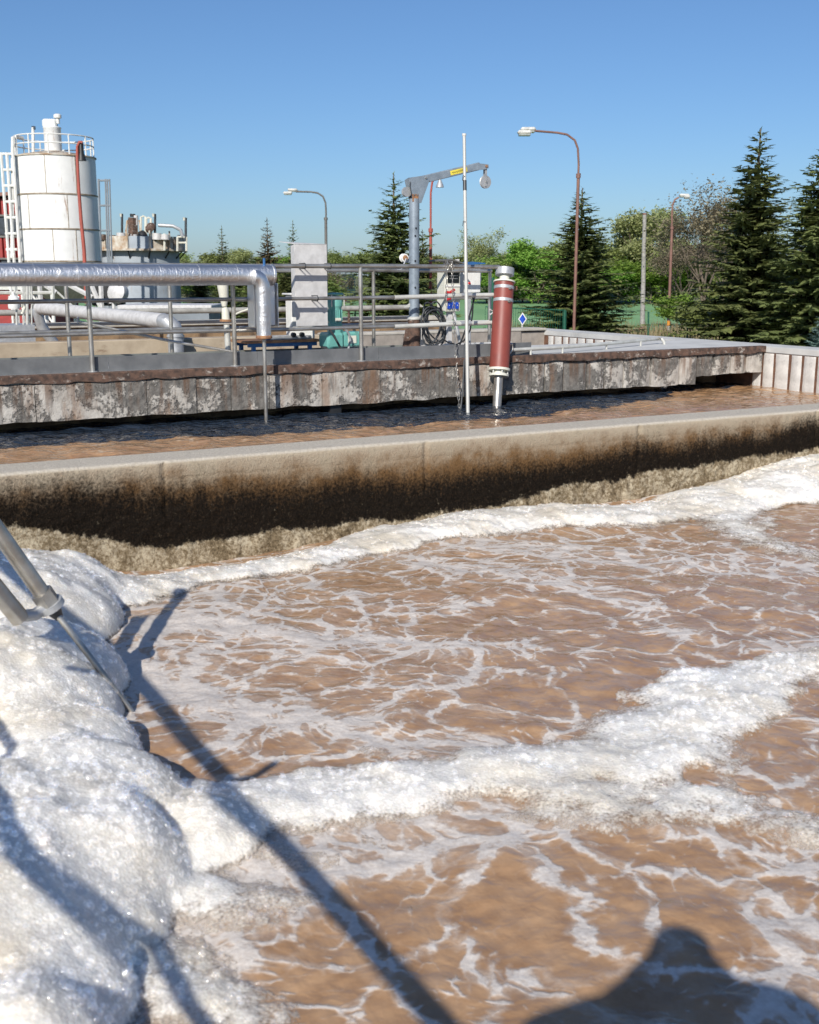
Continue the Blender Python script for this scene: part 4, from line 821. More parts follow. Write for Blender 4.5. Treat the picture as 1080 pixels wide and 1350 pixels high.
# ------------------------------------------------------------------ tall pole, red tube
pb_ = U(617, 544, Z_CH); ub_, vb_ = uv(pb_); vb_ = min(vb_, 11.86); pb_ = UV(617, 543, vb_); 
tp = thing('tall_pole', pb_, 'tall thin pale pole standing in the channel and rising above the hoist', 'pole')
ptop = UV(612, 179, 11.99)
MB().path([pb_ + (pb_ - ptop) * .05, pb_.lerp(ptop, .5), ptop], [.022, .021, .019], 12).build('shaft', M['pole_white'], tp)
MB().path([ptop, ptop + Vector((0, 0, .025))], [.024, .026], 12).build('cap', M['white'], tp)
q = pb_.lerp(ptop, .80); MB().path([q, q + (ptop - pb_).normalized() * .12], .0225, 12).build('dark_band', M['cable'], tp)
for t, dx in ((.68, -.04), (.845, -.035)):
    q = pb_.lerp(ptop, t); MB().path([q + T(dx * .3, -.02, .02), q + T(dx, -.02, .03), q + T(dx * 1.2, -.02, -.03)], .004, 6).build('hook', M['cable'], tp)
rb0, rt0 = UV(655, 541, 11.72), UV(666, 353, 12.05)
rt = thing('red_tube', rb0, 'oxide red cylindrical tube with steel clamps standing in the channel at the railing end', 'pipe')
def rtp(y): return rb0.lerp(rt0, (541 - y) / (541 - 353.))
kr = (UV(667, 400, 11.9) - UV(657, 400, 11.9)).length / 10; ax = (rt0 - rb0).normalized()
def cyl(name, ya, yb, rpx, mat, n=24, par=rt): return MB().path([rtp(ya), rtp((ya + yb) / 2), rtp(yb)], rpx * kr, n).build(name, mat, par)
cyl('stem', 560, 496, 5.0, M['steel']); body = cyl('body', 487, 373, 11.0, M['red_tube'], 32)
cyl('lower_flange', 489, 486, 12.3, M['cream']); cyl('lower_ring', 496.5, 493.5, 11.2, M['cream']); cyl('neck_joint', 493.5, 489, 7.2, M['cream'])
for k in range(6):
    t = 2 * math.pi * k / 6; e = ax.orthogonal().normalized(); f_ = ax.cross(e); o2 = (e * math.cos(t) + f_ * math.sin(t)) * 9.8 * kr
    MB().tube(rtp(495) + o2, rtp(488) + o2, .009, 8).build('stud', M['steel_light'], rt)
cyl('upper_flange', 373, 371, 12.3, M['cream']); cyl('neck', 371, 362, 5.6, M['cream']); cyl('cap', 363, 354, 10.5, M['galv'])
for y in (380, 397):
    c_ = cyl('clamp_band', y + 2.0, y - 2.0, 11.4, M['galv'], 32); MB().box(rtp(y) + T(0, -11.8 * kr, 0), (.035, .025, .03), TA, None, .004).build('clamp_screw', M['steel'], c_)
MB().box(rtp(380) + T(15 * kr, .02, 0), (.08, .03, .05), TA, None, .005).build('clamp_arm', M['rust_light'], rt)
MB().path([rtp(455) + T(11 * kr, .03, 0), rtp(455) + T(18 * kr, .05, .0), rtp(455) + T(19 * kr, .05, -.06), rtp(455) + T(15 * kr, .05, -.12)], .016, 8).build('lower_bracket', M['steel'], rt)
MB().path([UV(646, 408, 12), UV(651, 411, 12), UV(646, 415, 12)], .009, 6).build('hook', M['galv_plate'], rt)
# white handrail pipe lying along the deck, end turned down
dp = thing('deck_pipe', UV(760, 458, 12.6), 'thin pale pipe on low brackets along the open deck', 'pipe')
zp = Z_DECK + .075
def dpt(x, y): return U(x, y, zp)
pts = [dpt(674, 461.5), dpt(740, 458), dpt(790, 454), dpt(840, 449.3), dpt(868, 446.6), dpt(873, 447.2)]
pts.append(Vector((pts[-1].x + .03, pts[-1].y, Z_DECK + .04))); pts.append(Vector((pts[-1].x + .01, pts[-1].y, Z_DECK - .01)))
MB().path(pts, .024, 10).build('pipe_run', M['steel_light'], dp)
for x, y in ((700, 460.2), (742, 458), (800, 453), (845, 449)): q = dpt(x, y); MB().tube(Vector((q.x, q.y, Z_DECK)), q, .014, 8).build('bracket', M['steel_light'], dp)
# ------------------------------------------------------------------ pieces behind the bridge
gpipe = thing('grey_pipe', UV(235, 462, VR + .1), 'large grey pipe sloping down over the beige rim and turning down', 'pipe')
g0 = UV(52, 406, 22.5); g1 = UV(215, 423, VR - .05); 
e1 = g1 + (g1 - g0).normalized() * .12
pts = [g0, g0.lerp(g1, .5), g1, e1 + Vector((.02, 0, -.015)), e1 + Vector((.11, 0, -.09)), e1 + Vector((.13, 0, -.22)), e1 + Vector((.13, 0, -.5))]
MB().path(pts[:3], .115, 22).build('pipe_run', M['galv_plate'], gpipe); MB().path(pts[2:], .12, 22).build('elbow', M['galv'], gpipe)
MB().lathe(pts[-1] + Vector((0, 0, .26)), [(.135, 0), (.135, .03)], 22).build('collar', M['galv'], gpipe)
MB().path([g0 + Vector((.3, .3, -.9)), g0 + Vector((.0, .05, -.35)), g0 + Vector((-.05, .0, -.05)), g0 + Vector((.1, -.02, .02))], .10, 18).build('riser', M['galv'], gpipe)
rd_ = thing('steel_rod', UV(220, 447, 13.6), 'thin steel rod leaning across the railing down to the deck', 'rod')
ra, rb_ = UV(103, 424, 12.75), UV(338, 469, 12.35); MB().path([ra, ra.lerp(rb_, .5) + Vector((0, 0, -.02)), rb_], .016, 8).build('rod_shaft', M['steel'], rd_)
MB().path([ra + Vector((0, 0, -.01)), ra + Vector((0, 0, .05))], .012, 8).build('end_pin', M['galv'], rd_)
sn = thing('sensor_post', UV(304, 466, 12.95), 'white funnel shaped sensor on a thin post behind the railing', 'sensor')
def sp(x, y): return UV(x, y, 12.95)
MB().path([Vector((sp(300, 430).x, sp(300, 430).y, Z_DECK)), sp(299, 428)], .035, 12).build('post', M['steel_light'], sn)
MB().path([sp(298, 424), sp(297, 408), sp(296, 405)], [.05, .042, .03], 14).build('lower_body', M['cream'], sn)
MB().path([sp(298, 424), sp(298, 421)], .075, 14).build('rust_ring', M['rust_light'], sn)
MB().path([sp(296, 404), sp(295.5, 392), sp(293.5, 373)], [.03, .055, .07], 14).build('funnel_head', M['cream'], sn)
MB().path([sp(306, 416), sp(318, 411), sp(327, 408), sp(330, 400)], .012, 8).build('cable', M['cream'], sn)
vd = thing('valve_unit', UV(20, 440, 20), 'white valve unit with dome cap on posts behind the beige rim wall', 'valve')
def vq(x, y): return UV(x, y, 20)
kv = (vq(20, 400) - vq(10, 400)).length / 10
MB().lathe(vq(19, 407), [(7.5 * kv, 0), (8 * kv, 2 * kv), (8 * kv, 12 * kv), (5 * kv, 17 * kv), (2.5 * kv, 18 * kv), (2.5 * kv, 22 * kv)], 18).build('dome_tank', M['white'], vd)
for x, r_ in ((22, 1.5), (31, 1.2), (36, 2.0), (42, 1.2)): MB().tube(vq(x, 436), vq(x, 374 if x != 22 else 408), r_ * kv, 8).build('post', M['steel_light'], vd)
MB().path([vq(0, 433), vq(20, 432), vq(44, 430)], 2.4 * kv, 8).build('manifold', M['galv'], vd)
MB().path([vq(28, 405), vq(30, 398), vq(33, 404), vq(29, 414)], 2.2 * kv, 8).build('valve_body', M['cream'], vd)
tbox(MB(), uv(vq(-30, 438))[0], uv(vq(43, 430))[0], 19.8, 20.6, .95, vq(20, 428).z).build('plinth', M['galv'], vd)
hp = thing('service_pipe', UV(300, 390, 23.8), 'thin brownish service pipe running along the rear channel wall', 'pipe')
MB().path([UV(-60, 413, 23.7), UV(150, 411, 23.7), UV(380, 408, 23.7), UV(545, 427, 23.7) * 0 + UV(545, 405, 23.7)], .06, 10).build('pipe_run', M['concrete_pole'], hp)
for x in (20, 200, 330, 460): q = UV(x, 412 - x * .012, 23.7); MB().tube(Vector((q.x, q.y, .9)), q, .03, 8).build('bracket', M['rust'], hp)
# ------------------------------------------------------------------ silo
def on_ground(p): return Vector((p.x, p.y, Z_G))
DS = 45.0
def S(x, y, d=DS): return UY(x, y, d)
ks = (S(86, 280) - S(76, 280)).length / 10
c0 = S(77, 280); sx, sy = c0.x, c0.y
def szz(y): return S(77, y).z
si = thing('silo', Vector((sx, sy, Z_G)), 'white cylindrical steel silo with rust streaks, top railing and vent stack', 'silo')
Rr = 51.0 * ks; ztop, zbot = szz(208), szz(374)
bands_ = [szz(208), szz(258.5), szz(303.5), szz(345), zbot]
for a, b_ in zip(bands_[:-1], bands_[1:]):
    MB().lathe((sx, sy, b_ + .03), [(Rr, 0), (Rr, a - b_ - .06)], 48).build('shell_course', M['white_rust'], si)
for z in bands_[1:-1]: MB().lathe((sx, sy, z - .035), [(Rr - .01, .01), (Rr + .03, .015), (Rr + .03, .055), (Rr - .01, .06)], 48).build('ring_flange', M['rust_flange'], si)
MB().lathe((sx, sy, ztop - .035), [(Rr - .02, 0), (Rr + .04, .005), (Rr + .04, .05), (Rr - .25, .12), (.3, .28)], 48).build('roof', M['rust_white'], si)
for (a, b_), offs in zip(zip(bands_[:-1], bands_[1:]), ((-88, -45), (-118, -60), (-83, -50), (-100, -40))):
    for deg in offs: MB().box((sx + (Rr + .004) * math.cos(R(deg)), sy + (Rr + .004) * math.sin(R(deg)), (a + b_) / 2), (.014, .025, a - b_ - .07), R(deg)).build('seam', M['rust_flange'], si)
MB().lathe((sx, sy, szz(402)), [(.35, 0), (Rr, zbot - szz(402) + .03)], 40).build('cone', M['galv_plate'], si)
for k in range(6):
    t = R(30 + 60 * k); MB().tube((sx + Rr * .95 * math.cos(t), sy + Rr * .95 * math.sin(t), Z_G), (sx + Rr * .95 * math.cos(t), sy + Rr * .95 * math.sin(t), zbot + .2), .07, 8).build('leg', M['white'], si)
    t2 = R(90 + 60 * k); MB().tube((sx + Rr * .95 * math.cos(t), sy + Rr * .95 * math.sin(t), zbot - .1), (sx + Rr * .95 * math.cos(t2), sy + Rr * .95 * math.sin(t2), zbot - 1.5), .04, 6).build('brace', M['white'], si)
# vent stack
q = S(71, 206); MB().lathe((q.x, sy, ztop + .1), [(11 * ks, 0), (11 * ks, szz(170) - ztop - .1), (11.6 * ks, szz(170) - ztop - .08), (11.6 * ks, szz(168) - ztop - .1), (9 * ks, szz(167) - ztop - .1)], 24).build('vent_stack', M['white_rust'], si)
q = S(66, 163); MB().box((q.x, sy, q.z), (18 * ks, 12 * ks, 11 * ks), .1, None, .06).build('vent_hood', M['white'], si)
q = S(76, 156); MB().lathe((q.x, sy, szz(163)), [(2.6 * ks, 0), (2.6 * ks, 6 * ks), (5 * ks, 7 * ks), (5 * ks, 10.5 * ks), (3 * ks, 12 * ks)], 16).build('vent_cap', M['white'], si)
# top railing
for k in range(12):
    t = R(30 * k + 8); p = (sx + Rr * .97 * math.cos(t), sy + Rr * .97 * math.sin(t))
    MB().tube((*p, ztop), (*p, szz(182)), .028, 6).build('railing_post', M['white'], si)
for y in (182, 193): MB().path([(sx + Rr * .97 * math.cos(R(10 * k)), sy + Rr * .97 * math.sin(R(10 * k)), szz(y)) for k in range(0, 37)], .026, 6, False).build('railing_rail', M['white'], si)
MB().tube(S(44, 206), S(43.5, 168), .06, 8).build('mast', M['white'], si); MB().box(S(44.5, 168.5), (.12, .1, .12)).build('mast_lamp', M['glass_blue'], si)
# black valve and red hose
q = UY(108, 212, DS - Rr - .1); MB().lathe(q, [(6 * ks, 0), (5 * ks, 3 * ks), (3.2 * ks, 10 * ks), (3.2 * ks, 20 * ks), (2 * ks, 24 * ks)], 14).build('relief_valve', M['black'], si)
MB().path([UY(x, y, DS - Rr - .2) for x, y in ((109, 188), (105, 187), (102, 193), (102, 210), (104, 250), (107, 290), (111, 330), (114, 400))], [.05, .05, .05, .055, .06, .065, .07, .07], 10).build('red_hose', M['red_pole'], si)
# ladder
ld = thing('caged_ladder', on_ground(S(14, 400)), 'white steel access ladder with safety cage at the side of the silo', 'ladder')
LX = [(3, 12), (9, 17), (18, 25)]
for xa, xb in ((1.5, 12), (9, 18.5), (17, 26)): MB().tube(on_ground(S(xb + 4, 400, DS - 1.2)), UY(xa, 201 if xa > 2 else 201, DS - 1.2), .06, 6).build('stile', M['white'], ld)
for k in range(11):
    y = 203 + k * 21; f = (y - 201) / 200; 
    MB().tube(UY(1.5 + 10.5 * f * 1.0, y, DS - 1.2), UY(17 + 9 * f, y, DS - 1.2), .05, 6).build('rung', M['white'], ld)
MB().path([UY(16, 340, DS - 1.2), UY(17, 181, DS - 1.0), UY(21, 180, DS - .6), UY(30, 182, DS - .3)], .07, 6).build('hand_stile', M['white'], ld)
# ------------------------------------------------------------------ digester tank
DD = 62.0
kd = (UY(190, 320, DD) - UY(180, 320, DD)).length / 10
c = UY(183, 320, DD); dx, dy = c.x, c.y
def dz(y): return UY(183, y, DD).z
dg = thing('digester_tank', Vector((dx, dy, Z_G)), 'rusty pale grey round tank with a gallery and motor on top', 'tank')
MB().lathe((dx, dy, Z_G), [(52 * kd, 0), (52 * kd, dz(331) - Z_G)], 48).build('tank_shell', M['digester'], dg)
MB().lathe((dx, dy, dz(332)), [(52 * kd, 0), (63 * kd, .02), (63 * kd, .12), (52 * kd, .14)], 48).build('gallery_floor', M['rust_white'], dg)
for a0 in range(0, 360, 30):
    pts = [(dx + 60 * kd * math.cos(R(a0 + 1 + 28 * j / 6)), dy + 60 * kd * math.sin(R(a0 + 1 + 28 * j / 6))) for j in range(7)]
    V = [(*p, dz(331) + .05) for p in pts] + [(*p, dz(313)) for p in pts]
    pts2 = [(dx + 58.8 * kd * math.cos(R(a0 + 1 + 28 * j / 6)), dy + 58.8 * kd * math.sin(R(a0 + 1 + 28 * j / 6))) for j in range(7)]
    V += [(*p, dz(331) + .05) for p in pts2] + [(*p, dz(313)) for p in pts2]
    F = [(j, j + 1, j + 8, j + 7) for j in range(6)] + [(15 + j, 14 + j, 21 + j, 22 + j) for j in range(6)] + [(7 + j, 8 + j, 22 + j, 21 + j) for j in range(6)] + [(0, 7, 21, 14), (6, 20, 27, 13)]
    MB().add(V, F, True).build('parapet_panel', M['rust_white'] if a0 in (210, 240, 180, 330, 300) else M['digester'], dg)
MB().lathe((dx, dy, dz(331)), [(57 * kd, 0), (57 * kd, dz(316) - dz(331)), (4 * kd, dz(311) - dz(331))], 40).build('tank_roof', M['digester'], dg)
for k in range(14):
    t = R(26 * k + 10); p0 = (dx + 62 * kd * math.cos(t), dy + 62 * kd * math.sin(t))
    if k in (1, 2, 4, 7, 8, 9, 10, 11, 12): MB().tube((*p0, dz(331)), (*p0, dz(306)), .045, 6).build('railing_post', M['rust_white'], dg)
    MB().tube((dx + 61 * kd * math.cos(t), dy + 61 * kd * math.sin(t), dz(331)), (dx + 52 * kd * math.cos(t), dy + 52 * kd * math.sin(t), dz(341)), .04, 6).build('gallery_bracket', M['black'], dg)
def D_(x, y, off=0): return UY(x, y, DD - 2 + off)
def tb_(name, x, y0, y1, r_, mat, n=14): return MB().path([D_(x, y1), D_(x, y0)], r_ * kd, n).build(name, mat, dg)
tb_('mixer_frame', 175, 287, 312, 6.5, M['rust'], 6); tb_('mixer_drum', 175, 290, 300, 5, M['rust_white']); tb_('mixer_motor', 179, 284, 297, 3.2, M['galv_plate']); tb_('motor_cap', 175, 282, 286, 3.4, M['black'])
for x in (168, 172, 180, 184): MB().path([D_(x + (x - 176) * .3, 313), D_(x, 290)], .06, 6).build('frame_leg', M['rust_white'], dg)
for x, r_, y0 in ((160, 6, 307), (136, 4, 309), (148, 4.5, 310), (207, 6, 307.5), (218, 5.5, 309), (176, 6, 309)): tb_('roof_dome', x, y0, 316, r_, M['galv_plate'] if x > 150 else M['rust'])
MB().lathe(D_(199, 301), [(7 * kd, 0), (7 * kd, .1), (5 * kd, .2)], 18, (-.5, -.8, .6)).build('open_hatch', M['rust'], dg)
MB().lathe(D_(188, 311), [(7 * kd, 0), (5 * kd, 5 * kd), (1 * kd, 7 * kd)], 16).build('dark_dome', M['black'], dg)
for x, y0 in ((160, 282), (203.5, 282), (244, 287)):
    MB().tube(D_(x + 1, 318), D_(x + 1, y0), .07, 6).build('lamp_post', M['cable'], dg); MB().lathe(D_(x - .8 if x > 170 else x, y0 + 4), [(1.5 * kd, 0), (1.9 * kd, 3 * kd), (2.3 * kd, 4 * kd)], 10).build('lamp_head', M['cream'], dg)
MB().path([D_(209, 297), D_(228, 298), D_(238, 303), D_(241, 312)], .09, 8).build('vent_pipe', M['galv'], dg)
for xa, xb, y0, y1 in ((186, 192, 285, 330), (193, 199, 287, 330), (217, 217, 308, 330), (168, 168, 308, 331), (234, 246, 312, 331)):
    MB().path([D_(xa, y1), D_(xa, y0 + 1), D_((xa + xb) / 2, y0), D_(xb, y0 + 1), D_(xb, y1)] if xb > xa else [D_(xa, y1), D_(xa, y0)], .06, 6).build('access_rail', M['cream'], dg)
for y in (320, 311): MB().path([D_(x, y, 0 if x < 230 else .6) for x in (234, 240, 246)], .05, 6).build('gallery_rail', M['cream'], dg)
tw = thing('ladder_tower', on_ground(UY(137, 400, 56)), 'thin dark ladder frame rising beside the white silo', 'ladder')
for x in (130, 139, 141.5, 144.5): MB().tube(on_ground(UY(x + 3, 400, 56)), UY(x, 236, 56), .045 if x != 130 else .07, 6).build('upright', M['building_grey'], tw)
for y in (238, 271, 304): MB().tube(UY(129, y, 56), UY(145 + (y - 238) * .03, y, 56), .05, 6).build('crossbar', M['building_grey'], tw)
# machinery under the silo, seen between the rails
mc = thing('conveyor_frame', on_ground(UY(150, 390, 40)), 'pale conveyor and strut frame standing between silo and tank', 'conveyor')
for p in (((120, 374), (134, 408)), ((52, 372), (54, 400)), ((150, 374), (163, 391)), ((152, 392), (168, 374)), ((88, 374), (122, 392)), ((60, 376), (74, 386)), ((133, 374), (134, 400)), ((147, 374), (147, 400))):
    MB().tube(UY(*p[0], 40), UY(*p[1], 40), .09, 6).build('strut', M['galv_plate'], mc)
MB().lathe(UY(160, 387, 40), [(.32, 0), (.36, .1), (.36, .3), (.2, .4)], 16, (-.4, -.9, .2)).build('drive_drum', M['galv_plate'], mc); MB().box(UY(143, 386, 41), (1.1, .6, .9), .1, None, .05).build('gearbox', M['black'], mc)
for p in (((20, 374), (20, 396)), ((33, 374), (33, 398)), ((39, 374), (40, 398)), ((70, 374), (70, 400)), ((0, 386), (70, 386))): MB().tube(UY(*p[0], 39), UY(*p[1], 39), .06, 6).build('support', M['steel_light'], mc)
for x in (20, 60, 134, 150): MB().tube(on_ground(UY(x, 398, 40)), UY(x, 396, 40), .08, 6).build('leg', M['galv_plate'], mc)
lt = thing('low_tank', on_ground(UY(230, 398, 33)), 'low blue grey rectangular tank with a pale lid behind the rear wall', 'tank')
p0, p1 = UY(160, 398, 33), UY(275, 398, 33); MB().box(((p0.x + p1.x) / 2, 34, (Z_G + p0.z) / 2 - .1), (p1.x - p0.x, 2, p0.z - Z_G - .2)).build('tank_body', M['building_grey'], lt); MB().box(((p0.x + p1.x) / 2, 34, p0.z - .15), (p1.x - p0.x + .2, 2.2, .12), 0, None, .02).build('lid', M['galv_plate'], lt)
# ------------------------------------------------------------------ red building
DR = 58
rbd = thing('red_building', on_ground(UY(0, 400, DR)), 'red corrugated metal building with dark window bands behind the silo', 'building')
xr = UY(31, 330, DR).x; xl = UY(-330, 330, DR).x; zr0 = UY(31, 255, DR).z; ze = UY(31, 284, DR).z; ze2 = UY(31, 312, DR).z; ze3 = UY(31, 341, DR).z
MB().prism([(xl, DR + .2, Z_G), (xr - .05, DR + .2, Z_G), (xr - .05, DR + .2, zr0 - .1), ((xl + xr) / 2, DR + .2, zr0 - 1.0), (xl, DR + .2, zr0 - 1.2)][::-1], (0, 9, 0)).build('wall_body', M['red_metal'], rbd)
n = int((xr - xl) / .32)
for zlo, zhi in ((ze, zr0 - .25), (ze3, ze2)):
    for k in range(n):
        x = xr - .05 - k * .32
        if x > UY(-60, 330, DR).x: MB().box((x - .16, DR + .12, (zlo + zhi) / 2 - .0), (.26, .18, zhi - zlo), 0, None, .03).build('cladding_rib', M['red_metal'], rbd)
for zlo, zhi in ((ze2, ze), (ze3 - 1.2, ze3)):
    for k in range(7):
        x = xr - .6 - k * 1.25
        f_ = MB().box((x, DR + .13, (zlo + zhi) / 2), (1.2, .1, zhi - zlo - .08), 0, None, .02).build('window', M['black'], rbd); MB().box((x, DR + .07, (zlo + zhi) / 2), (1.05, .02, zhi - zlo - .22)).build('pane', M['glass_blue'], f_)
MB().prism([(xl, DR - .3, zr0 - 1.25), ((xl + xr) / 2, DR - .3, zr0 - .6), (xr + .15, DR - .3, zr0 - .05), (xr + .15, DR - .3, zr0 + .1), ((xl + xr) / 2, DR - .3, zr0 - .4), (xl, DR - .3, zr0 - 1.0)][::-1], (0, 9.8, 0)).build('roof', M['lamp_pole'], rbd)
MB().box(((xl + xr) / 2, DR + .05, ze3 - 1.4), (xr - xl, .25, .25)).build('sill_beam', M['steel_light'], rbd)
for zz in (ze, ze2, ze3): MB().box((xr - 3, DR + .04, zz), (6.2, .12, .09)).build('trim', M['lamp_pole_grey'], rbd)
# ------------------------------------------------------------------ street lamps and poles
def lamp(x_base, pole_top, curve, heads, D, label, pole='lamp_pole', bandy=None, stripes=None):
    b0 = on_ground(UY(x_base, 430, D)); lm = thing('street_lamp', b0, label, 'street lamp', 'street lamps along the plant road')
    kl = (UY(x_base + 10, 300, D) - UY(x_base, 300, D)).length / 10
    P0 = UY(*pole_top, D); zm = UY(pole_top[0], bandy, D).z if bandy else P0.z
    MB().path([b0, Vector((b0.x + (P0.x - b0.x) * .6, b0.y, zm))], 2.9 * kl * .5 + .02, 10).build('lower_pole', M[pole], lm)
    pts = [Vector((b0.x + (P0.x - b0.x) * .6, b0.y, zm)), P0] + [UY(x, y, D) for x, y in curve]
    sm_pts = [pts[0], pts[1]]
    for a, b_, c_ in zip(pts[1:-1], pts[2:], pts[3:] + [pts[-1]]): sm_pts += [a.lerp(b_, .5), b_]
    MB().path(sm_pts, 1.55 * kl * .5 + .018, 8).build('arm', M[pole], lm)
    MB().path([Vector((b0.x + (P0.x - b0.x) * .6, b0.y, zm - .1)), Vector((b0.x + (P0.x - b0.x) * .6, b0.y, zm + .06))], 2.9 * kl * .5 + .05, 10).build('pole_collar', M[pole], lm)
    for (x, y, w, dy_) in heads:
        q = UY(x, y, D) + Vector((0, dy_, 0)); hw = w * kl / 2
        h_ = MB().box(q + Vector((0, 0, .05)), (hw * 2, .34, .15), 0, None, .06).build('lamp_head', M['lamp_white'], lm)
        MB().box(q - Vector((0, 0, .045)), (hw * 1.7, .26, .06), 0, None, .02).build('lens', M['lamp_glass'], h_)
    if stripes:
        for k, (ya, yb, mm) in enumerate(stripes): MB().path([UY(x_base, ya, D), UY(x_base, yb, D)], 2.9 * kl * .5 + .03, 10).build('warning_band', M[mm], lm)
    return lm
lamp(757, (763, 215), [(762, 196), (758, 185), (748, 177.5), (735, 175), (705, 172.5)], [(698, 170.5, 20, .45), (690, 178.5, 18, -.45)], 44, 'tall brown street lamp with two lamp heads rising behind the wall beside a spruce', bandy=231)
lamp(431, (430, 282), [(429.5, 268), (426, 259), (419, 254.5), (410, 253), (390, 252.5)], [(385, 250.7, 13, .45), (380.5, 256, 11.5, -.45)], 74, 'street lamp with two lamp heads behind the zinc panel', 'lamp_pole_grey', bandy=288)
lamp(881.5, (886, 280), [(887, 270), (890, 263), (895, 260)], [(902, 258.5, 13, 0), (904, 261, 8, -.3)], 69, 'distant street lamp with an orange striped foot at the field edge', 'lamp_pole', bandy=300, stripes=((437, 430, 'concrete_pole'), (429, 423, 'orange'), (422, 417, 'black'), (416, 410, 'orange'), (409, 405, 'black'), (404, 400, 'orange')))
rl = lamp(567.5, (568, 268), [(568, 255), (570, 240), (574, 233), (579, 233), (580, 238)], [], 50, 'red lamp post with a bell shaped lamp behind the davit hoist', 'red_pole', bandy=303, stripes=((425, 419, 'orange'), (418.5, 413, 'black'), (412.5, 405, 'orange'), (404.5, 398, 'red_pole')))
kq = (UY(590, 250, 50) - UY(580, 250, 50)).length / 10
MB().lathe(UY(580, 247, 50), [(5.5 * kq, 0), (4.6 * kq, 3 * kq), (2.8 * kq, 7 * kq), (1.6 * kq, 10 * kq)], 18).build('bell_lamp', M['galv'], rl)
cpn = thing('concrete_post', on_ground(UY(847, 437, 74)), 'slender bare concrete post standing at the field edge', 'post')
kp = (UY(857, 400, 74) - UY(847, 400, 74)).length / 10
MB().path([on_ground(UY(847, 437, 74)), UY(850, 283, 74)], [3.4 * kp, 2.4 * kp], 12).build('shaft', M['concrete_pole'], cpn)
MB().path([on_ground(UY(847, 437, 74)), UY(847, 430, 74)], 4.6 * kp, 12).build('foot', M['lamp_pole'], cpn); MB().path([UY(850, 283, 74), UY(850, 281, 74)], 2.8 * kp, 12).build('cap', M['lamp_pole'], cpn)
# fence
fc = thing('mesh_fence', on_ground(UY(705, 430, 40)), 'green wire mesh fence section behind the end of the tank', 'fence')
p0, p1 = UY(640, 404.5, 40), UY(745, 409, 40); nb = 34
zb = Z_G
for k in range(nb + 1):
    q = p0.lerp(p1, k / nb); MB().tube((q.x, q.y, zb), q, .007, 5).build('wire_bar', M['green_fence'], fc)
for dz_ in (0, -.9, -1.8): MB().tube(p0 + Vector((0, -.02, dz_)), p1 + Vector((0, -.02, dz_)), .012 if dz_ else .02, 6).build('rail_wire', M['green_fence'], fc)
for q in (UY(650, 366, 40), p1): MB().tube((q.x, q.y, zb), q, .06, 8).build('post', M['green_fence'], fc)
for x, y0, D in ((855, 412, 72), (907, 413, 64), (468.5, 411, 80)):
    lab = {855: 'green fence post beside the concrete post', 907: 'green fence post in front of the bright green bush', 468.5: 'small green fence post on the field seen through the railing', 792: 'green fence post behind the spruce at the field edge', 985: 'green fence post hidden before the tall spruces'}[x]
    t_ = thing('fence_post', on_ground(UY(x, 440, D)), lab, 'post', 'green fence posts'); MB().tube(on_ground(UY(x, 440, D)), UY(x, y0, D), .055, 8).build('shaft', M['green_fence'], t_); MB().lathe(UY(x, y0, D), [(.065, 0), (.065, .03), (.02, .05)], 8).build('cap', M['green_fence'], t_)
sg = thing('diamond_sign', UY(688, 430, 38), 'blue diamond sign with white border on the green fence', 'sign')
q = UY(689, 420.5, 38.5); kk = (UY(699, 420, 38.5) - UY(689, 420, 38.5)).length / 10
MB().prism([q + Vector((x * kk, 0, z * kk)) for x, z in ((0, -8.4), (5.8, 0), (0, 8.4), (-5.8, 0))], (0, .02, 0)).build('border_plate', M['white'], sg)
MB().prism([q + Vector((x * kk, -.008, z * kk)) for x, z in ((0, -6.4), (4.3, 0), (0, 6.4), (-4.3, 0))], (0, .006, 0)).build('blue_face', M['sign_blue'], sg)
MB().tube((q.x, q.y + .05, Z_G), (q.x, q.y + .05, q.z + .1), .03, 8).build('post', M['steel_light'], sg)
# far grey building, red car
DB = 172
fb = thing('grey_building', on_ground(UY(442, 386, DB)), 'distant flat roofed grey building with two rows of small windows', 'building')
x0, x1, x2 = UY(432, 375, DB).x, UY(451, 375, DB).x, UY(466, 375, DB).x; x0 -= 2.2; zt_ = UY(440, 363.5, DB).z
MB().prism([(x0, DB, Z_G), (x1, DB - 1.2, Z_G), (x2, DB + 6, Z_G), (x2 - 4, DB + 12, Z_G), (x0, DB + 10, Z_G)], (0, 0, zt_ - Z_G)).build('wall', M['building_grey'], fb)
MB().prism([(x0 - .2, DB - .2, zt_), (x1, DB - 1.5, zt_), (x2 + .3, DB + 6, zt_), (x2 - 4, DB + 12.2, zt_), (x0 - .2, DB + 10.2, zt_)], (0, 0, .22)).build('roof', M['lamp_pole_grey'], fb)
for row, y in enumerate((369, 378)):
    for k in range(5):
        x = x0 + .9 + k * (x1 - x0 - 1.6) / 4.0 * .94; f_ = (x - x0) / (x1 - x0)
        w_ = MB().box((x, DB - .02 - 1.2 * f_, UY(440, y, DB).z), (.75, .12, .8), -.2).build('window', M['white'], fb); MB().box((x, DB - .1 - 1.2 * f_, UY(440, y, DB).z), (.5, .06, .5), -.2).build('pane', M['glass_blue'], w_)
MB().box((x1 + .75 * (x2 - x1), DB + 3.3 - .5, UY(440, 374, DB).z), (.9, .3, 1.6), .9).build('door', M['black'], fb)
rc = thing('parked_car', on_ground(UY(471, 381, 165)), 'tiny dark red car parked by the distant grey building', 'car')
q = UY(472, 384, 165); q.z = Z_G
MB().box(q + Vector((0, 0, .62)), (4.2, 1.7, .6), 0, None, .18).build('body', M['red_metal'], rc); MB().prism([q + Vector(p) for p in ((-1.5, -.75, .9), (1.4, -.75, .9), (.9, -.7, 1.42), (-.9, -.7, 1.42))], (0, 1.5, 0)).build('cabin', M['dark_glass'], rc)
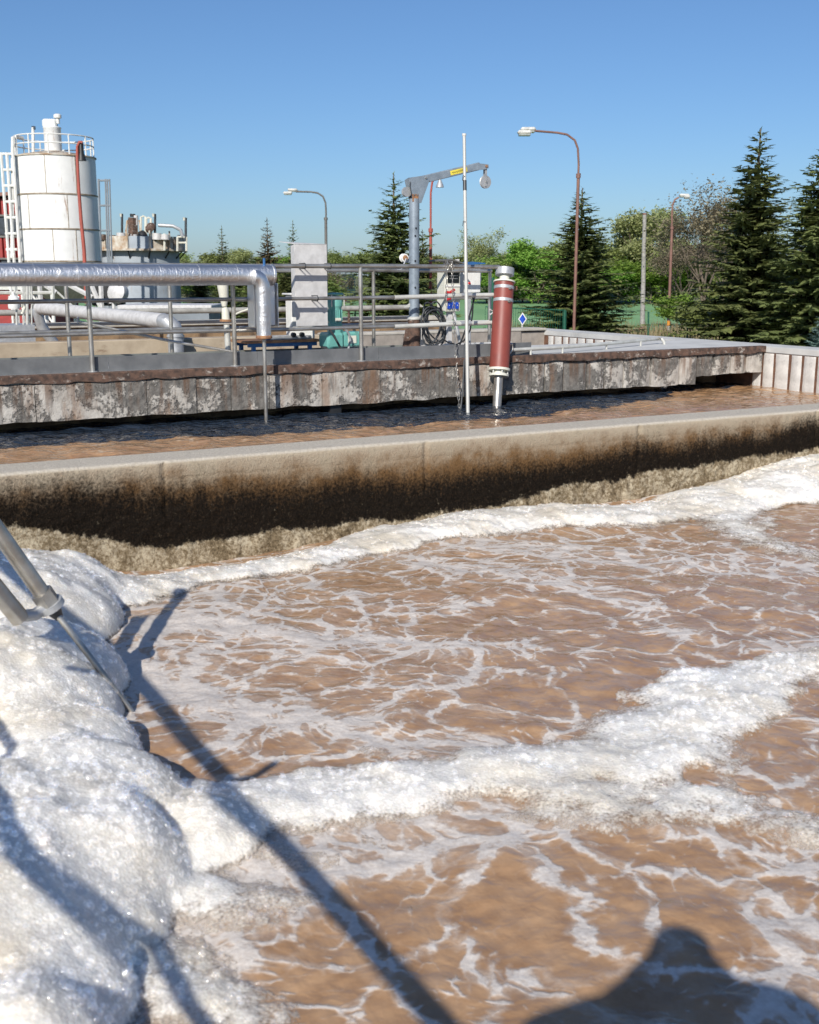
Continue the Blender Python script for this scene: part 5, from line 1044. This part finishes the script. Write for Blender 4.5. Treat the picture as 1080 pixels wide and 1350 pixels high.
for sx_ in (-1.3, 1.3):
    for sy_ in (-.8, .8): MB().lathe(q + Vector((sx_, sy_ - .1, .32)), [(.32, 0), (.32, .2)], 14, (0, 1, 0)).build('wheel', M['black'], rc)
# ------------------------------------------------------------------ trees
def leaf_mat(name, c1, c2, trans=.25):
    m, nt, b = nodes(name); co = coords(nt); oi = N(nt, 'ShaderNodeObjectInfo')
    f = noise(nt, co, .9, 4, .6); f2 = noise(nt, co, 7, 2, .5)
    c = ramp(nt, math_(nt, 'MULTIPLY_ADD', f2, .5, math_(nt, 'MULTIPLY', f, .5)), [(.35, c1), (.65, c2)])
    hs = N(nt, 'ShaderNodeHueSaturation'); nt.links.new(c, hs.inputs['Color'])
    nt.links.new(math_(nt, 'MULTIPLY_ADD', oi.outputs['Random'], .35, .8), hs.inputs['Value']); nt.links.new(math_(nt, 'MULTIPLY_ADD', oi.outputs['Random'], .03, .485), hs.inputs['Hue'])
    nt.links.new(hs.outputs[0], b.inputs['Base Color']); b.inputs['Roughness'].default_value = .6; b.inputs['Specular IOR Level'].default_value = .25
    tr = N(nt, 'ShaderNodeBsdfTranslucent'); nt.links.new(hs.outputs[0], tr.inputs[0]); mx = N(nt, 'ShaderNodeMixShader', i_Fac=trans)
    nt.links.new(b.outputs[0], mx.inputs[1]); nt.links.new(tr.outputs[0], mx.inputs[2]); nt.links.new(mx.outputs[0], nt.nodes['Material Output'].inputs[0]); return m
M['bark'] = pm('bark', (.17, .135, .10), .95, 0, (.10, .08, .06), scale=5, bmp=.5, bscale=20)
LM = {'spruce': leaf_mat('spruce_needles', (.10, .135, .048), (.25, .285, .10), .25), 'spruce_blue': leaf_mat('blue_spruce_needles', (.09, .15, .13), (.18, .26, .22), .12), 'spruce_brown': leaf_mat('dry_spruce_needles', (.10, .075, .04), (.16, .115, .06), .1),
      'fresh': leaf_mat('fresh_spring_leaves', (.16, .27, .04), (.31, .45, .095), .4), 'pale': leaf_mat('pale_spring_leaves', (.33, .38, .15), (.52, .56, .27), .45), 'mid': leaf_mat('mid_green_leaves', (.21, .27, .08), (.35, .41, .14), .4), 'bud': leaf_mat('brownish_buds', (.20, .17, .11), (.32, .27, .18), .35)}
def leaves_mesh(name, C, A, B, mat):
    """C centre, A half length axis, B half width axis: pointed rhombic sprays"""
    C, A, B = np.array(C), np.array(A), np.array(B); n = len(C)
    V = np.stack([C - A, C + B * 1.0 - A * .1, C + A, C - B * 1.0 - A * .1], 1).reshape(-1, 3)
    me = bpy.data.meshes.new(name); me.vertices.add(len(V)); me.vertices.foreach_set('co', V.ravel()); me.loops.add(4 * n); me.loops.foreach_set('vertex_index', np.arange(4 * n, dtype=np.int32)); me.polygons.add(n); me.polygons.foreach_set('loop_start', np.arange(0, 4 * n, 4, dtype=np.int32)); me.update(calc_edges=True)
    me.materials.append(mat); return me
def spruce_proto(seed, H=10., Rb=3.1, mat='spruce', dens=1.0):
    r = random.Random(seed); C, A, B = [], [], []; tr = MB(); tr.path([(0, 0, -.1), (0, 0, H * .5), (0, 0, H)], [.17, .10, .015], 8)
    z = .35
    while z < H * .985:
        t = z / H; L0 = Rb * (1 - t) ** .88 * (1 - .25 * math.exp(-t * 14)) + .10
        nb = max(4, int(7 * (1 - t) + 4)); a0 = r.uniform(0, 6.3)
        for k in range(nb):
            a = a0 + 2 * math.pi * k / nb + r.uniform(-.25, .25); L = L0 * r.uniform(.6, 1.1) * (1.25 if r.random() < .1 else 1) * (1 + .16 * math.sin(a * 2 + seed) + .10 * math.sin(a * 3 + z * 1.1))
            el = .55 * t - .18 + r.uniform(-.14, .14)            # droop low down, rising at the top
            d = Vector((math.cos(a) * math.cos(el), math.sin(a) * math.cos(el), math.sin(el))); side = Vector((-math.sin(a), math.cos(a), 0)); zz = z + r.uniform(-.06, .06)
            if L > .6 and r.random() < .4: tr.path([(0, 0, zz), d * L * .55 + Vector((0, 0, zz))], [.03, .012], 4, False)
            s = .08
            while s < L:
                f = s / L; p = d * s + Vector((0, 0, zz - .14 * f * f * L * (1 - t) + .12 * f ** 3 * L)); wl = (.34 * (1 - f) + .20) * min(1, L * .8 + .3)
                for sg_ in (-1, 1):
                    if r.random() > .92 * dens: continue
                    sd_ = (side * sg_ * r.uniform(.6, 1) + d * r.uniform(.5, 1.0) + Vector((0, 0, r.uniform(-.55, .12)))).normalized(); ln = wl * r.uniform(.6, 1.2)
                    nn = sd_.cross(Vector((r.uniform(-.5, .5), r.uniform(-.5, .5), 1))).normalized()
                    C.append(p + sd_ * ln * .5); A.append(sd_ * ln * .62); B.append(nn * ln * r.uniform(.22, .36))
                if r.random() < .5 * dens:
                    dd = Vector((r.uniform(-.3, .3), r.uniform(-.3, .3), -1)).normalized(); ln = wl * .8; C.append(p + dd * ln * .4); A.append(dd * ln * .5); B.append(side * ln * .2)
                s += .115
            tip = d * L + Vector((0, 0, zz - .02 * L)); C.append(tip); A.append(d * .14); B.append(side * .045)
        z += .125 + .09 * t + r.uniform(-.02, .02) + (.06 if t > .8 else 0)
    for k in range(10): C.append(Vector((0, 0, H - .08 * k))); an = r.uniform(0, 6.3); dd = Vector((math.cos(an) * .5, math.sin(an) * .5, .8)); A.append(dd * .14); B.append(Vector((-math.sin(an), math.cos(an), 0)) * .03)
    me = leaves_mesh('crown', C, A, B, LM[mat]); tm = tr.mesh('trunk'); tm.materials.append(M['bark']); return tm, me, H
def decid_proto(seed, mat, H=10., spread=.42, leaf=.16, clump=34, levels=4, sparse=1.0, cr=.75, lift=.16):
    r = random.Random(seed); C, A, B = [], [], []; tr = MB()
    def leafs(p, n, rad):
        for _ in range(n):
            v = Vector((r.gauss(0, 1), r.gauss(0, 1), r.gauss(0, .85))) * rad * .55; q = p + v; d = Vector((r.uniform(-1, 1), r.uniform(-1, 1), r.uniform(-.6, .6))).normalized(); e = d.cross(Vector((r.uniform(-1, 1), r.uniform(-1, 1), 1))).normalized(); l = leaf * r.uniform(.6, 1.3)
            C.append(q); A.append(d * l * .6); B.append(e * l * .42)
    def grow(p, d, L, rad, lev):
        mid = p + d * L * .5 + Vector((r.uniform(-.06, .06), r.uniform(-.06, .06), .03)) * L; e = mid + (d + Vector((0, 0, .12))).normalized() * L * .5
        tr.path([p, mid, e], [rad, rad * .82, rad * .62], 6 if lev < 2 else 4, False)
        if lev >= levels: leafs(e, int(clump * sparse), cr); leafs(mid, int(clump * .5 * sparse), cr * .8); return
        if lev >= levels - 1: leafs(e, int(clump * .5 * sparse), cr)
        n = r.choice((3, 3, 4)) if lev else 5
        for k in range(n):
            a = 2 * math.pi * (k + r.uniform(-.3, .3)) / n; sp = spread * r.uniform(.6, 1.35); o = d.orthogonal().normalized(); o = o * math.cos(a) + d.cross(o) * math.sin(a)
            nd = (d * (1 - sp * .45) + o * sp + Vector((0, 0, .10))).normalized(); st = p.lerp(e, r.uniform(.55, 1) if lev else r.uniform(.45, 1))
            grow(st, nd, L * r.uniform(.55, .82), rad * .55, lev + 1)
    grow(Vector((0, 0, -.1)), Vector((r.uniform(-.05, .05), r.uniform(-.05, .05), 1)).normalized(), H * .36, H * .011, 0)
    if lift: 
        for _ in range(int(10 * lift * 10)): leafs(Vector((r.gauss(0, H * .14), r.gauss(0, H * .14), r.uniform(.08, .35) * H)), int(clump * .6), cr)
    top = max(c.z for c in C); me = leaves_mesh('crown', C, A, B, LM[mat]); tm = tr.mesh('trunk'); tm.materials.append(M['bark']); return tm, me, top
def plant(name, proto, px, ytop, D, label, group, wide=1.0, cat='tree', rz=0):
    tm, me, H = proto; q = UY(px, ytop, D); s = (q.z - Z_G) / H
    o = thing(name, (q.x, q.y, Z_G), label, cat, group); o.scale = (s * wide, s * wide, s); o.rotation_euler.z = rz
    for nm, m_ in (('trunk', tm), ('crown', me)): c_ = bpy.data.objects.new(nm, m_); COL.objects.link(c_); c_.parent = o
    return o
SP = [spruce_proto(1), spruce_proto(2, Rb=2.7), spruce_proto(3, Rb=3.3)]; SPB = spruce_proto(5, mat='spruce_brown', dens=.75, Rb=2.4); SPS = spruce_proto(8, mat='spruce', dens=.75, Rb=2.0); BLU = spruce_proto(6, H=5, Rb=1.5, mat='spruce_blue')
GS = 'spruces round the plant'
for k, (pr, px, yt, D, w, lab) in enumerate([
    (SP[1], 519, 228, 48, 1.35, 'dense dark spruce directly behind the davit hoist mast'), (SP[0], 557, 303, 56, 1.0, 'lower spruce half hidden behind the red lamp post'),
    (SP[2], 768, 248, 48, 1.6, 'broad bushy spruce behind the tall brown two headed lamp'), (SP[0], 1003, 170, 42, 1.35, 'tall pointed spruce with cones above the end wall'),
    (SP[2], 1086, 186, 38, 1.25, 'tall spruce whose branches overlap the pointed cone bearing spruce'), (SPS, 292, 298, 74, .9, 'thin young spruce standing alone behind the foil pipe'),
    (SPB, 352, 288, 70, 1.0, 'sparse browning spruce behind the end of the foil pipe'), (SPS, 386, 291, 72, .9, 'slim spruce just beside the zinc panel lip'),
    (SP[1], 330, 338, 66, 1.1, 'low dark spruce behind the foil elbow'), (SP[0], 262, 342, 68, 1.3, 'squat dark spruce to the side of the rusty round tank'), (SP[2], 375, 345, 63, 1.2, 'bushy low spruce behind the zinc panel'), (SP[0], 298, 352, 62, 1.5, 'wide low spruce behind the funnel shaped sensor'), (SP[1], 1150, 240, 40, 1.1, 'spruce standing past the end of the row')]):
    plant('spruce_tree', pr, px, yt, D, lab, GS, w, rz=k * 1.3)
plant('spruce_tree', BLU, 1082, 412, 35, 'small pale blue spruce behind the coping of the end wall', GS, 1.0)
DP = {'fresh': decid_proto(21, 'fresh', leaf=.32, clump=46), 'fresh2': decid_proto(22, 'fresh', leaf=.32, clump=42, spread=.55), 'pale': decid_proto(23, 'pale', leaf=.28, clump=30, spread=.38), 'mid': decid_proto(24, 'mid', leaf=.32, clump=42, spread=.45), 'mid2': decid_proto(27, 'mid', leaf=.32, clump=38, spread=.5),
      'bare': decid_proto(25, 'bud', leaf=.13, clump=9, spread=.40, cr=.5, lift=0, levels=5), 'palesparse': decid_proto(26, 'pale', leaf=.2, clump=14, spread=.36, cr=.6, lift=0)}
GD = 'leafy trees beyond the plant'
for k, (pr, px, yt, D, w, lab) in enumerate([
    ('palesparse', 633, 298, 182, 1.1, 'pale airy tree beyond the field beside the tall thin pole'), ('fresh', 712, 311, 160, 1.15, 'bright green rounded tree next to the broad bushy spruce'), ('fresh2', 672, 330, 166, 1.4, 'fresh green tree above the red tube'),
    ('mid', 742, 312, 168, 1.1, 'olive green tree half hidden by the brown lamp'), ('pale', 845, 272, 165, 1.0, 'tall pale green tree behind the bare concrete post'), ('pale', 880, 270, 170, 1.0, 'tall pale tree behind the orange footed lamp'), ('mid2', 812, 306, 168, 1.1, 'olive tree showing past the broad spruce'),
    ('bare', 934, 228, 72, 1.15, 'nearly bare brownish tree leaning among spruces'), ('bare', 905, 300, 84, 1.3, 'small bare brown tree behind the orange footed lamp'), ('mid', 905, 318, 160, 1.4, 'leafy tree behind the bare brownish tree'), ('mid2', 960, 300, 150, 1.3, 'green tree hidden behind the pointed spruce'),
    ('fresh', 860, 345, 158, 1.9, 'low bright green tree between the concrete post and lamp'), ('fresh2', 800, 350, 158, 1.8, 'low green tree behind the broad spruce'), ('mid', 655, 350, 165, 1.8, 'low olive tree behind the junction box')]):
    plant('leafy_tree', DP[pr], px, yt, D, lab, GD, w, rz=k * .9)
for px, yt, D, lab, pr in ((913, 385, 62, 'bright green bush at the foot of the bare brownish tree', 'fresh'), (940, 392, 60, 'green bush under the pointed spruce', 'mid'), (455, 385, 150, 'pale shrub beside the distant grey building', 'pale')):
    plant('bush', DP[pr], px, yt, D, lab, 'bushes', 1.5, 'bush')
random.seed(31)
keys = ['mid', 'pale', 'mid2', 'pale', 'fresh2', 'mid', 'palesparse']
for k in range(58):
    px = -300 + k * 28 + random.uniform(-9, 9); D = random.uniform(205, 250); yt = 331 + random.uniform(-6, 9) + (6 if 560 < px < 640 else 0)
    plant('woodland_tree', DP[keys[k % 7]], px, yt, D, 'tree of the pale green woodland edge beyond the field', 'trees of the woodland edge', random.uniform(1.2, 1.8), rz=k * 1.1)
for k in range(22):
    px = 640 + k * 16 + random.uniform(-6, 6); D = random.uniform(160, 172); yt = 350 + random.uniform(-14, 10)
    plant('hedge_tree', DP[['mid', 'fresh2', 'mid2', 'fresh'][k % 4]], px, yt, D, 'low green tree in the hedge bordering the field', 'trees of the field hedge', random.uniform(1.5, 2.1), rz=k * 1.7)
for k in range(10):
    px = 225 + k * 24 + random.uniform(-6, 6); plant('hedge_tree', DP[['mid', 'bare', 'mid2', 'mid'][k % 4]], px, 350 + random.uniform(-8, 8), random.uniform(95, 110), 'shrubby tree in the thicket behind the foil pipe', 'trees of the thicket behind the foil pipe', random.uniform(1.4, 1.9), rz=k)
# dry grass tufts at the field edge
def grass(name, x0, x1, y, D0, D1, n, h, col):
    r = random.Random(n); C, A, B = [], [], []
    for _ in range(n):
        D = r.uniform(D0, D1); q = on_ground(UY(r.uniform(x0, x1), 435, D)); hh = h * r.uniform(.4, 1.1); d = Vector((r.gauss(0, .2), r.gauss(0, .2), 1)).normalized(); C.append(q + d * hh * .5); A.append(d * hh * .5); B.append(Vector((r.uniform(-1, 1), r.uniform(-1, 1), 0)).normalized() * .035)
    me = leaves_mesh(name, C, A, B, leaf_mat(name, *col, .3)); o = bpy.data.objects.new(name, me); COL.objects.link(o); o['kind'] = 'stuff'; o['label'] = 'dry straw coloured reeds along the field edge' if name == 'dry_reeds' else 'rough green grass along the field edge'; o['category'] = 'grass'
grass('dry_reeds', 660, 1010, 435, 66, 78, 1500, 1.25, ((.25, .2, .11), (.42, .35, .2)))
grass('rough_grass', 560, 1040, 435, 58, 80, 4000, .5, ((.07, .10, .03), (.17, .19, .07)))
# ------------------------------------------------------------------ probe on its bracket over the foam (left edge)
pr_ = thing('probe_arm', U(180, 945, 0), 'steel double tube arm carrying a thin probe rod down into the foamy water', 'probe')
j = UY(66, 797, 5.3); tip = U(183, 950, -.05)
a_up = UY(-150, 492, 4.9); d1 = (j - a_up).normalized()
MB().path([a_up, j - d1 * .02], .040, 16).build('upper_tube', M['steel'], pr_)
l0, l1 = UY(-150, 600, 4.8), UY(27, 816, 5.2); MB().path([l0, l1], .046, 16).build('lower_tube', M['steel'], pr_)
MB().path([j - d1 * .08, j - d1 * .01], [.056, .056], 6).build('clamp_nut', M['steel'], pr_); MB().path([j - d1 * .01, j + d1 * .02], [.068, .068], 18).build('clamp_disc', M['galv'], pr_); MB().path([j + d1 * .015, j + d1 * .09], [.045, .02], 14).build('gland', M['cable'], pr_)
MB().path([l1 + (l0 - l1).normalized() * .02, l1.lerp(j, .5) + Vector((0, -.01, -.012)), j], .030, 12).build('crosspiece', M['galv'], pr_)
MB().path([j + d1 * .04, j.lerp(tip, .5), tip], [.017, .016, .014], 10).build('probe_rod', M['steel'], pr_)
# ------------------------------------------------------------------ walkway beside the camera and the photographer (they cast the shadows on the water)
ZW = .73; UR = -.52
ww = thing('inspection_walkway', T(-1.1, 2, 0), 'narrow concrete inspection walkway crossing the basin beside the photographer', 'walkway')
tbox(MB(), -1.75, -.60, -6, V0 - .05, ZW - .12, ZW, .01).build('deck_slab', M['concrete'], ww)
for v in (-4, 0, 4, 7.5): tbox(MB(), -1.4, -.95, v - .15, v + .15, -1.2, ZW - .11).build('pier', M['concrete'], ww)
rw_ = thing('walkway_railing', T(UR, 2, ZW), 'steel tube handrail of the inspection walkway beside the photographer', 'railing')
MB().path([T(UR, v, 1.85) for v in (-3, 0, 3, 6, 8.3)], .036, 12).build('top_rail', M['steel'], rw_); MB().path([T(UR, v, 1.30) for v in (-3, 0, 3, 6, 8.3)], .024, 10).build('mid_rail', M['steel'], rw_)
for v in (-2.6, 5.6, 8.0): MB().tube(T(UR, v, ZW - .3), T(UR, v, 1.85), .026, 10).build('post', M['steel'], rw_)
tbox(MB(), UR - .02, UR - .10, -6, V0 - .05, ZW - .2, ZW - .1)
q = T(UR, 2.2, 1.85); MB().path([q, q + T(.12, .0, .0), q + T(.2, .02, .06)], .02, 8).build('rail_hook', M['steel'], rw_)
q = T(UR, 3.5, 1.85); MB().path([q, q + T(-.13, -.02, 0)], .02, 8).build('rail_lug', M['steel'], rw_)
# photographer leaning over the railing with the camera raised
pe = thing('person', T(-.85, -.45, ZW), 'person in dark clothes leaning over the handrail with a camera raised to the face', 'person')
def skin(name, verts, edges, mat, par, lvl=2):
    me = bpy.data.meshes.new(name); off = WL[par.name]; me.from_pydata([Vector(v[:3]) - off for v in verts], edges, []); o = bpy.data.objects.new(name, me); COL.objects.link(o); o.parent = par
    o.modifiers.new('skin', 'SKIN'); sv = me.skin_vertices[0].data
    for i, v in enumerate(verts): sv[i].radius = (v[3], v[4] if len(v) > 4 else v[3]); 
    sv[0].use_root = True; ss = o.modifiers.new('sub', 'SUBSURF'); ss.levels = ss.render_levels = lvl; me.materials.append(mat); WL[o.name] = off; return o
f1, f2 = T(-.98, -.30, ZW + .03), T(-.80, -.62, ZW + .03)
pel = Vector((-.42, -.78, 1.52)); ch = Vector((-.12, -.36, 1.86)); nk = Vector((-.03, -.24, 2.03)); hd = Vector((-.005, -.17, 2.17)); ht = Vector((-.005, -.16, 2.27))
kn1, kn2 = (f1 + pel) / 2 + Vector((-.08, .1, .02)), (f2 + pel) / 2 + Vector((.06, .1, .02))
V = [(*pel, .22, .16), (*(pel.lerp(ch, .5)), .24, .16), (*ch, .26, .16), (*nk, .16), (*hd, .095, .11), (*ht, .05),
     (-.19, -.30, 2.10, .12), (-.44, -.22, 1.94, .11), (-.17, -.13, 1.98, .11), (.17, -.24, 2.10, .12), (.42, -.14, 1.94, .11), (.16, -.11, 1.98, .11),
     (*(pel + Vector((-.11, .03, -.08))), .10), (*kn1, .072), (*(f1 + Vector((0, 0, .07))), .048), (*(f1 + Vector((.02, .16, 0))), .036),
     (*(pel + Vector((.10, -.05, -.08))), .10), (*kn2, .072), (*(f2 + Vector((0, 0, .07))), .048), (*(f2 + Vector((.02, .16, 0))), .036)]
Ed = [(0, 1), (1, 2), (2, 3), (3, 4), (4, 5), (2, 6), (6, 7), (7, 8), (2, 9), (9, 10), (10, 11), (0, 12), (12, 13), (13, 14), (14, 15), (0, 16), (16, 17), (17, 18), (18, 19)]
skin('body', V, Ed, M['cloth'], pe)
for s, hx in ((-1, -.11), (1, .10)):
    w0 = Vector((hx + s * .01, -.075, 2.075)); hv = [(*w0, .026, .02), (*(w0 + Vector((-s * .02, .02, .03))), .034, .018)]; he = [(0, 1)]
    for k in range(4):
        b0 = w0 + Vector((-s * (.02 - .012 * k), .035, .045 - .012 * k)); i0 = len(hv); hv += [(*b0, .0095), (*(b0 + Vector((-s * .022, .02, .012))), .009), (*(b0 + Vector((-s * .045, .008, .012))), .008)]; he += [(1, i0), (i0, i0 + 1), (i0 + 1, i0 + 2)]
    i0 = len(hv); hv += [(*(w0 + Vector((-s * .02, -.015, .01))), .011), (*(w0 + Vector((-s * .045, -.02, .025))), .009)]; he += [(0, i0), (i0, i0 + 1)]
    skin('hand', hv, he, M['skin'], pe, 1)
MB().lathe(ht + Vector((0, -.01, -.07)), [(.10, 0), (.105, .03), (.085, .09), (.03, .115)], 18).build('cap', M['cloth'], pe); MB().prism([ht + Vector(p) for p in ((-.07, .06, -.045), (.07, .06, -.045), (.045, .13, -.055), (-.045, .13, -.055))], (0, 0, .01)).build('cap_peak', M['cloth'], pe)
hj = MB().lathe((-.02, -.25, 1.55), [(.34, 0), (.40, .25), (.41, .44), (.095, .735), (.05, .76), (.01, .765)], 28)  # unseen flattened cone added over the body to widen its cast shadow
hj.v = [(x, -.25 + (y + .25) * .36, z) for x, y, z in hj.v]; hj.build('shadow_cone_jacket', M['cloth'], pe)
cmr = thing('handheld_camera', (0, -.1, 2.07), 'black camera held up by the photographer', 'camera')
MB().box((0, -.10, 2.125), (.13, .045, .085), 0, None, .01).build('camera_body', M['black'], cmr); MB().lathe((0, -.08, 2.13), [(.033, 0), (.036, .02), (.036, .03)], 18, (0, 1, 0)).build('lens', M['black'], cmr)
